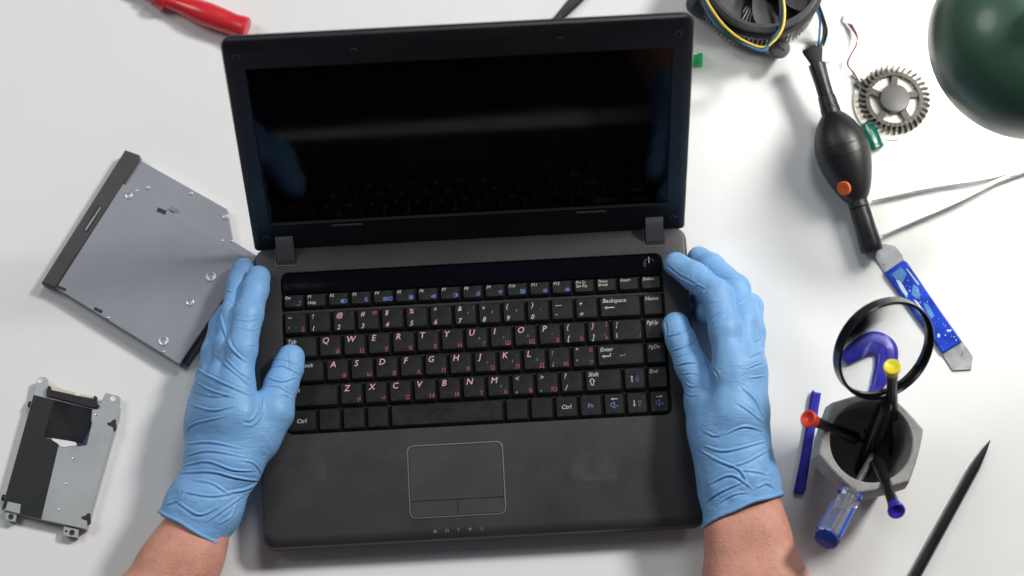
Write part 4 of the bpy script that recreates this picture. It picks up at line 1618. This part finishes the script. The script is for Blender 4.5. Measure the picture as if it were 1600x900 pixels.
# stray bristles give the brush its ragged edge
bm = bm_new()
x_, y_, _ = frame_of(d)
for i in range(150):
    a = random.uniform(0, 2 * PI)
    e = random.uniform(.2, 1)
    xx = (Vector((1, .3, 0)) - d * Vector((1, .3, 0)).dot(d)).normalized()
    yy = d.cross(xx)
    q0 = pA + d * 24 * k_ + (xx * math.cos(a) * 8 + yy * math.sin(a) * 4.5) * e * k_
    q1 = pA + d * random.uniform(-7, 1) * k_ + (xx * math.cos(a) * 17.5 + yy * math.sin(a) * 9.5) * e * k_
    tube(bm, [q0, q1], [.28, .12], 3, sub=0)
bo = obj('bristles', bm, 'bristle', nz)
bo['kind'] = 'stuff'
# valve: sits on the upper skin of the bulb
tv = at(1318, 291, 30)
s_ = (tv - pA).dot(d)
axp = pA + d * s_
rad = (tv - axp)
rad = (rad - d * rad.dot(d))
lat = rad - Vector((0, 0, 1)) * rad.z
rb_ = None
for i in range(len(prof) - 1):
    if prof[i][0] * k_ <= s_ <= prof[i + 1][0] * k_:
        rb_ = prof[i][1] * k_
lat_l = min(lat.length, rb_ * .9)
zup = d.cross(lat.normalized()).cross(d) if False else None
nrm = (lat.normalized() * lat_l + frame_of(d)[1] * 0)
upv = (Vector((0, 0, 1)) - d * d.z).normalized()
nv = (lat.normalized() * lat_l / rb_ + upv * math.sqrt(max(0.02, 1 - (lat_l / rb_) ** 2))).normalized()
bm = bm_new()
lathe(bm, axp + nv * (rb_ - 1.0), nv, [(0, 5.8), (1.6, 5.8), (2.4, 5.2), (2.6, 3.6), (2.2, 1.6), (2.2, .8), (1.6, .01)], 28)
obj('valve', bm, 'orange_plastic', bl)

# ------------------------------------------------------------------ small green pieces
q = at(1363, 220, 4)
gp = thing('plastic_piece', 'translucent dark green plastic piece half hidden under dust blower bulb', 'cap', (q.x, q.y, 0))
bm = bm_new()
a_, b_ = at(1352, 196, 5), at(1369, 240, 5)
lathe(bm, a_, b_ - a_, [(-2, 2), (0, 6), (6, 8), (16, 8.2), (20, 7.2), (22, 5.5)], 18, flat=.6, xdir=(1, .3, 0))
gb = obj('cap_body', bm, 'green_clear', gp)
bm = bm_new()
lathe(bm, a_ + (b_ - a_).normalized() * 19, b_ - a_, [(0, 8.3), (2.5, 8.3)], 18, flat=.62, xdir=(1, .3, 0))
obj('collar', bm, 'green_clear', gb)
q = at(1085, 94, 6)
gp = thing('precision_screwdriver', 'precision screwdriver whose bright green cap peeks out beside the lid', 'screwdriver', (q.x, q.y, 0))
bm = bm_new()
lathe(bm, at(1066, 93, 6), at(1098, 94, 6) - at(1066, 93, 6), [(0, 3.6), (4, 3.8), (9, 4.2), (12, 4.6), (13, 5.6), (15.4, 5.9), (16.4, 5.3), (16.4, .01)], 22)
obj('cap_body', bm, 'green_plastic', gp)
bm = bm_new()
lathe(bm, at(1030, 91, 6), at(1066, 93, 6) - at(1030, 91, 6), [(0, 3.4), (18, 3.6)], 16)
obj('handle', bm, 'black_plastic', gp)

# ------------------------------------------------------------------ tweezers
tw = thing('tweezers', 'slim bright steel tweezers lying open beside the dust blower', 'tweezers', at(1590, 270, 0))


def ribbon(path, wds, z0, z1):
    P_ = catmull([at(x, y, 4) for x, y in path], 8)
    bm = bm_new()
    loops = []
    for i, p in enumerate(P_):
        t = (P_[min(i + 1, len(P_) - 1)] - P_[max(0, i - 1)]).normalized()
        n_ = Vector((-t.y, t.x, 0)).normalized()
        s = i / (len(P_) - 1) * (len(wds) - 1)
        k = min(int(s), len(wds) - 2)
        wv, hv = [wds[k][m] + (wds[k + 1][m] - wds[k][m]) * (s - k) for m in (0, 1)]
        zc = 4.6
        loops.append([(*(p - n_ * wv).xy, zc - hv), (*(p + n_ * wv).xy, zc - hv), (*(p + n_ * wv * .55).xy, zc + hv), (*(p - n_ * wv * .55).xy, zc + hv)])
    loft(bm, loops)
    return bm


obj('arm', ribbon([(1640, 252), (1592, 267), (1540, 280), (1455, 293), (1400, 305), (1362, 314)], [(1.6, 4), (1.5, 4.2), (1.7, 4.4), (1.6, 3.5), (.6, 1.2)], 0, 9), 'bright_steel', tw)
obj('arm', ribbon([(1640, 256), (1594, 271), (1555, 285), (1500, 313), (1440, 340), (1378, 368)], [(1.6, 4), (1.7, 4.2), (2.1, 4.4), (2.0, 3.5), (.7, 1.2)], 0, 9), 'bright_steel', tw)
bm = bm_new()
prism(bm, px2([(1572, 271), (1600, 262), (1604, 268), (1576, 278)], 6), 1, 9.6, .5)
obj('joint', bm, 'steel', tw)

# ------------------------------------------------------------------ steel pry knife with blue handle
pk = thing('pry_knife', 'flat steel pry knife with glossy blue handle wrap beside magnifier', 'pry tool', at(1440, 480, 0))
c7 = crop(1350, 360, 3.911)
bm = bm_new()
prism(bm, px2(c7([(62, 158), (75, 110), (120, 80), (190, 92), (236, 150), (245, 185), (600, 672), (666, 770), (655, 850), (545, 856), (475, 752), (125, 255)]), 2), .5, 1.7, .3)
obj('blade', bm, 'blade_steel', pk)
bm = bm_new()
wrap = px2(c7([(124, 258), (240, 180), (262, 190), (600, 680), (482, 752)]), 4)
prism(bm, wrap, .4, 4.4, 1.3)
hw = obj('handle', bm, 'blue_handle', pk)
for pl_, m_ in (([(165, 268), (228, 226), (262, 262), (238, 318), (192, 300)], 'glint_blue'), ([(185, 285), (215, 300), (268, 385), (262, 412), (225, 362)], 'glint_white'),
                ([(255, 232), (266, 236), (340, 330), (330, 334)], 'glint_white'), ([(300, 330), (330, 345), (345, 400), (322, 420), (290, 390)], 'glint_blue'),
                ([(300, 420), (325, 432), (372, 500), (360, 506)], 'glint_white'), ([(360, 440), (392, 452), (430, 520), (410, 540), (384, 500)], 'glint_blue'),
                ([(505, 606), (534, 606), (532, 618), (508, 620)], 'glint_white'), ([(450, 628), (466, 636), (462, 656), (448, 650)], 'glint_white')):
    bm = bm_new()  # pale patches painted as reflections off crinkled plastic
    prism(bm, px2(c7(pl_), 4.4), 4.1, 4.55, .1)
    obj('painted_glint', bm, m_, hw)
for i in range(26):  # bright specks that paint small glints onto the handle
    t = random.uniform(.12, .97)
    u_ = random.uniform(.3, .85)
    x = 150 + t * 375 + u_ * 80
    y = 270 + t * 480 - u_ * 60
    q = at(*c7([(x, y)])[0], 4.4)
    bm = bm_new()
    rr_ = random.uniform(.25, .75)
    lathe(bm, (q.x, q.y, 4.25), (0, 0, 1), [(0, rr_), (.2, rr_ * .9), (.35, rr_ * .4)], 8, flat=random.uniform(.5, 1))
    obj('painted_sparkle', bm, 'bright_steel', hw)

# ------------------------------------------------------------------ concrete cup
CH = 80.0
rc = at(1361, 690, CH)
cup = thing('pen_cup', 'hexagonal grey concrete cup holding magnifier and small screwdrivers', 'cup', (rc.x, rc.y, 0))


def hexloop(r, z, rot, n=6, rnd=.0, seg=8):
    pts = []
    for k in range(6):
        a0, a1 = math.radians(rot + 60 * k), math.radians(rot + 60 * (k + 1))
        A, B_ = Vector((math.cos(a0), math.sin(a0), 0)), Vector((math.cos(a1), math.sin(a1), 0))
        for s in range(seg):
            t = s / seg
            p = A.lerp(B_, t)
            p = p.lerp(p.normalized() * .93, rnd) * r
            pts.append((rc.x + p.x, rc.y + p.y, z))
    return pts


def circ(r, z, rot, n=48):
    return [(rc.x + r * math.cos(math.radians(rot) + 2 * PI * k / n), rc.y + r * math.sin(math.radians(rot) + 2 * PI * k / n), z) for k in range(n)]


bm = bm_new()
ro = 13
loft(bm, [hexloop(30, .3, ro, rnd=.3), hexloop(33, 3, ro, rnd=.25), hexloop(43.5, 46, ro, rnd=.22), hexloop(44.0, 49, ro, rnd=.22), hexloop(42.0, CH - 2.5, ro, rnd=.22), hexloop(41.2, CH - .6, ro, rnd=.22),
          hexloop(40, CH, ro, rnd=.25), circ(32.2, CH - .2, ro), circ(31.2, CH - 1.2, ro), circ(30.0, CH - 25, ro), circ(25, 9, ro), circ(22, 7, ro)])
obj('cup_body', bm, 'concrete', cup, sharp=28)


def mini_driver(label, capm, cap_px, cap_z, foot_px, foot_z, group):
    pc, pf = at(*cap_px, cap_z), at(*foot_px, foot_z)
    dv = (pf - pc).normalized()
    t_ = thing('precision_screwdriver', label, 'screwdriver', pf, 0, group)
    bm = bm_new()
    lathe(bm, pc, dv, [(1.5, .01), (1.4, 2.2), (.9, 3.4), (0, 4.6), (-.1, 5.9), (.5, 6.6), (2.4, 6.5), (3.6, 5.8), (6, 5.3), (9, 5.0), (10, 4.6)], 32)
    obj('cap', bm, capm, t_)
    bm = bm_new()
    Lh = (pf - pc).length
    Hh = min(78, Lh * .72)
    lathe(bm, pc, dv, [(9.2, 4.2), (10, 4.6), (20, 4.2), (34, 3.9), (40, 4.4), (Hh - 4, 5.0), (Hh, 3.2)], 10)
    obj('handle', bm, 'black_plastic', t_, sharp=20)
    bm = bm_new()
    lathe(bm, pc + dv * (Hh - .5), dv, [(0, 1.6), (Lh - Hh, 1.5), (Lh - Hh + .4, .8)], 12)
    obj('shaft', bm, 'shaft_dark', t_)


G_ = 'small screwdrivers standing in the cup'
mini_driver('precision screwdriver with yellow cap in front of magnifier', 'cap_yellow', (1394, 572), 138, (1392, 712), 12, G_)
mini_driver('precision screwdriver with red cap leaning left out of cup', 'cap_red', (1262, 654), 104, (1374, 700), 12, G_)
mini_driver('precision screwdriver with blue-violet cap leaning towards the front of cup', 'cap_blue', (1401, 799), 112, (1352, 672), 12, G_)

# clear handled screwdriver
pc, pf = at(1291, 842, 104), at(1395, 655, 14)
dv = (pf - pc).normalized()
cs = thing('screwdriver', 'screwdriver with clear and blue fluted handle leaning over cup rim', 'screwdriver', pf)
bm = bm_new()
NS = 12
prof = [(0, 9.8), (1.2, 10.8), (36, 9.6), (43, 8.2), (46, 8.4), (49, 10.0), (55, 9.4), (58, 6.0)]
xx, yy, _ = frame_of(dv)
loops = []
for t, r in prof:
    loops.append([pc + dv * t + xx * (r * (1.0 if k % 2 else .90) * math.cos(2 * PI * k / NS)) + yy * (r * (1.0 if k % 2 else .90) * math.sin(2 * PI * k / NS)) for k in range(NS)])
loft(bm, loops)
hd_ = obj('handle', bm, 'handle_clear', cs, sharp=15)
bm = bm_new()
lathe(bm, pc + dv * 1.2, dv, [(-1.9, 7.5), (-1.5, 9.6), (0, 9.9), (.6, 9.4)], 6)
obj('end_cap', bm, 'handle_blue', hd_, sharp=15)
for k in range(3):
    a = 2 * PI * k / 3 + .3
    bm = bm_new()
    off = xx * math.cos(a) * 8.8 + yy * math.sin(a) * 8.8
    tube(bm, [pc + dv * 2 + off, pc + dv * 36 + off * .9], [2.2, 1.9], 8, sub=0)
    tube(bm, [pc + dv * 48 + off * 1.0, pc + dv * 54 + off * .96], [2.0, 1.8], 8, sub=0)
    obj('flute', bm, 'handle_blue', hd_)
bm = bm_new()
lathe(bm, pc + dv * 30, dv, [(0, 2.2), (27, 2.2), (28.2, 2.8), ((pf - pc).length - 32, 2.6), ((pf - pc).length - 30, 1.5)], 14)
obj('shaft', bm, 'shaft_grey', cs)

# ------------------------------------------------------------------ magnifying glass standing in the cup
mc = at(1381, 545, 122)
nn = Vector((.378, -.584, .728)).normalized()
mg = thing('magnifying_glass', 'black rimmed round magnifying glass standing in concrete cup', 'magnifier', (mc.x, mc.y - 60, 8))
RR = 40.0
bm = bm_new()
n = 72
xx, yy, _ = frame_of(nn)
loops = []
for r, z in ((RR - 2.0, -5.2), (RR, -5.2), (RR + .6, -4.4), (RR + .6, 4.4), (RR, 5.2), (RR - 1.2, 5.2), (RR - 1.8, 4.4), (RR - 2.2, 1.5), (RR - 2.2, -1.5), (RR - 2.0, -5.2)):
    loops.append([mc + nn * z + xx * (r * math.cos(2 * PI * k / n)) + yy * (r * math.sin(2 * PI * k / n)) for k in range(n)])
loft(bm, loops, cap0=False, cap1=False)
bmesh.ops.remove_doubles(bm, verts=bm.verts, dist=.01)
obj('rim', bm, 'black_gloss', mg)
bm = bm_new()
lathe(bm, mc, nn, [(-3.0, .01), (-2.8, 12), (-2.2, 24), (-1.2, RR - 2.1), (1.2, RR - 2.1), (2.2, 24), (2.8, 12), (3.0, .01)], 64)
obj('lens', bm, 'lens_glass', mg, sharp=60)
pf = at(1347, 735, 9)
dirp = (pf - mc)
dirp = (dirp - nn * dirp.dot(nn)).normalized()
h0 = mc + dirp * (RR - .5)
bm = bm_new()
h1 = h0 + dirp * 10
mid_ = h1.lerp(pf, .45)
tube(bm, [h0, h1, mid_, pf], [3.2, 4.2, 6.4, 7.2, 6.8, 6.5], 14)
obj('handle', bm, 'black_gloss', mg)

# ------------------------------------------------------------------ blue pry stick and added stand-in for a refracted image
bp_ = thing('pry_tool', 'added curved blue form standing in for the refracted image in the magnifying glass', 'pry tool', at(1370, 560, 0))  # added shape imitating a blue tool's image bent by the lens
P_ = catmull(px2([(1319, 562), (1340, 546), (1364, 535), (1384, 545), (1384, 570), (1374, 596), (1364, 622)], 4), 8)
bm = bm_new()
loops = []
for i, p in enumerate(P_):
    t = (P_[min(i + 1, len(P_) - 1)] - P_[max(0, i - 1)]).normalized()
    n_ = Vector((-t.y, t.x, 0)).normalized()
    s = i / (len(P_) - 1)
    wv = 5.0 + 4.6 * math.sin(PI * min(1, s * 1.15)) ** .8
    loops.append([(*(p - n_ * wv).xy, .5), (*(p + n_ * wv).xy, .5), (*(p + n_ * wv).xy, 3.0), (*(p + n_ * wv * .6).xy, 5.2), (*(p - n_ * wv * .6).xy, 5.2), (*(p - n_ * wv).xy, 3.0)])
loft(bm, loops)
obj('body', bm, 'blue_plastic', bp_, sharp=60)
bm = bm_new()
tube(bm, [Vector((p.x, p.y, 5.2)) for p in P_[6:-6]], .7, 6, sub=0)
obj('ridge', bm, 'blue_plastic', bp_)

c8 = crop(1230, 600, 3.461)
bs = thing('pry_tool', 'straight dark blue plastic pry stick lying left of concrete cup', 'pry tool', at(1260, 690, 0))
bm = bm_new()
prism(bm, px2(c8([(140, 30), (150, 42), (184, 48), (168, 150), (135, 340), (100, 570), (88, 592), (50, 596), (36, 580), (70, 420), (105, 220), (128, 60)]), 5), .5, 6.0, 1.6)
obj('body', bm, 'blue_plastic', bs)
bm = bm_new()
prism(bm, px2(c8([(150, 100), (156, 102), (118, 330), (110, 328)]), 6), 5.8, 6.6, .3)
obj('ridge', bm, 'blue_plastic', bs)

# ------------------------------------------------------------------ green desk lamp reaching in at the corner
lc = at(1622, 44, 170)
lp = thing('desk_lamp', 'dark green domed desk lamp shade hanging over the top right corner', 'desk lamp', (lc.x + 260, lc.y + 60, 0))
RS = 75.5
bm = bm_new()
prof = []
for i in range(14):
    a = math.radians(4 + 84 * i / 13)
    prof.append((RS * 1.02 * math.cos(a), RS * .82 * math.sin(a)))
n = 64
loops = [[(lc.x + r * math.cos(2 * PI * k / n), lc.y + r * math.sin(2 * PI * k / n), lc.z - 20 + z) for k in range(n)] for r, z in [(RS, -14), (RS + 1.2, -15), (RS + 1.6, -13.5)] + [(r, z) for r, z in prof]]
loft(bm, loops, cap0=False, cap1=True)
sh = obj('shade', bm, 'lamp_green', lp)
bm = bm_new()
loops = [[(lc.x + r * math.cos(2 * PI * k / n), lc.y + r * math.sin(2 * PI * k / n), lc.z - 20 + z) for k in range(n)] for r, z in [(RS, -14)] + [(r * .97 - .5, z * .95 - 1) for r, z in prof]]
loft(bm, loops, cap0=False, cap1=True)
obj('shade_lining', bm, 'lamp_inner', sh)
bm = bm_new()
lathe(bm, (lc.x, lc.y, lc.z - 20 + RS * .80), (0, 0, 1), [(0, 15), (4, 15), (6, 12), (24, 11), (28, 8)], 24)
obj('socket', bm, 'lamp_green', lp)
bm = bm_new()
lathe(bm, (lc.x, lc.y, lc.z + 22), (0, 0, -1), [(0, 12), (14, 13), (26, 22), (40, 27), (52, 22), (58, 10), (60, .01)], 24)
obj('light_bulb', bm, 'bulb_glass', lp)
bm = bm_new()
tube(bm, [(lc.x, lc.y, lc.z + 62), (lc.x + 40, lc.y + 10, lc.z + 90), (lc.x + 150, lc.y + 40, lc.z + 110), (lc.x + 240, lc.y + 58, lc.z + 70), (lc.x + 260, lc.y + 60, lc.z - 30), (lc.x + 260, lc.y + 60, 12)], 6, 12)
obj('arm', bm, 'lamp_arm', lp)
bm = bm_new()
lathe(bm, (lc.x + 260, lc.y + 60, .3), (0, 0, 1), [(0, 85), (6, 86), (12, 80), (16, 30), (22, 12)], 48)
obj('base', bm, 'lamp_green', lp)

# pale acrylic offcut at the top edge, mostly out of frame
pa = thing('plastic_sheet', 'pale grey-green plastic sheet edge at top beside the lamp shade', 'plastic sheet', at(1440, -30, 0))
bm = bm_new()
prism(bm, px2([(1412, -4), (1462, 16), (1520, 10), (1530, -90), (1420, -90)], 2), .4, 2.4, .4)
obj('sheet', bm, 'sheet_grey', pa)
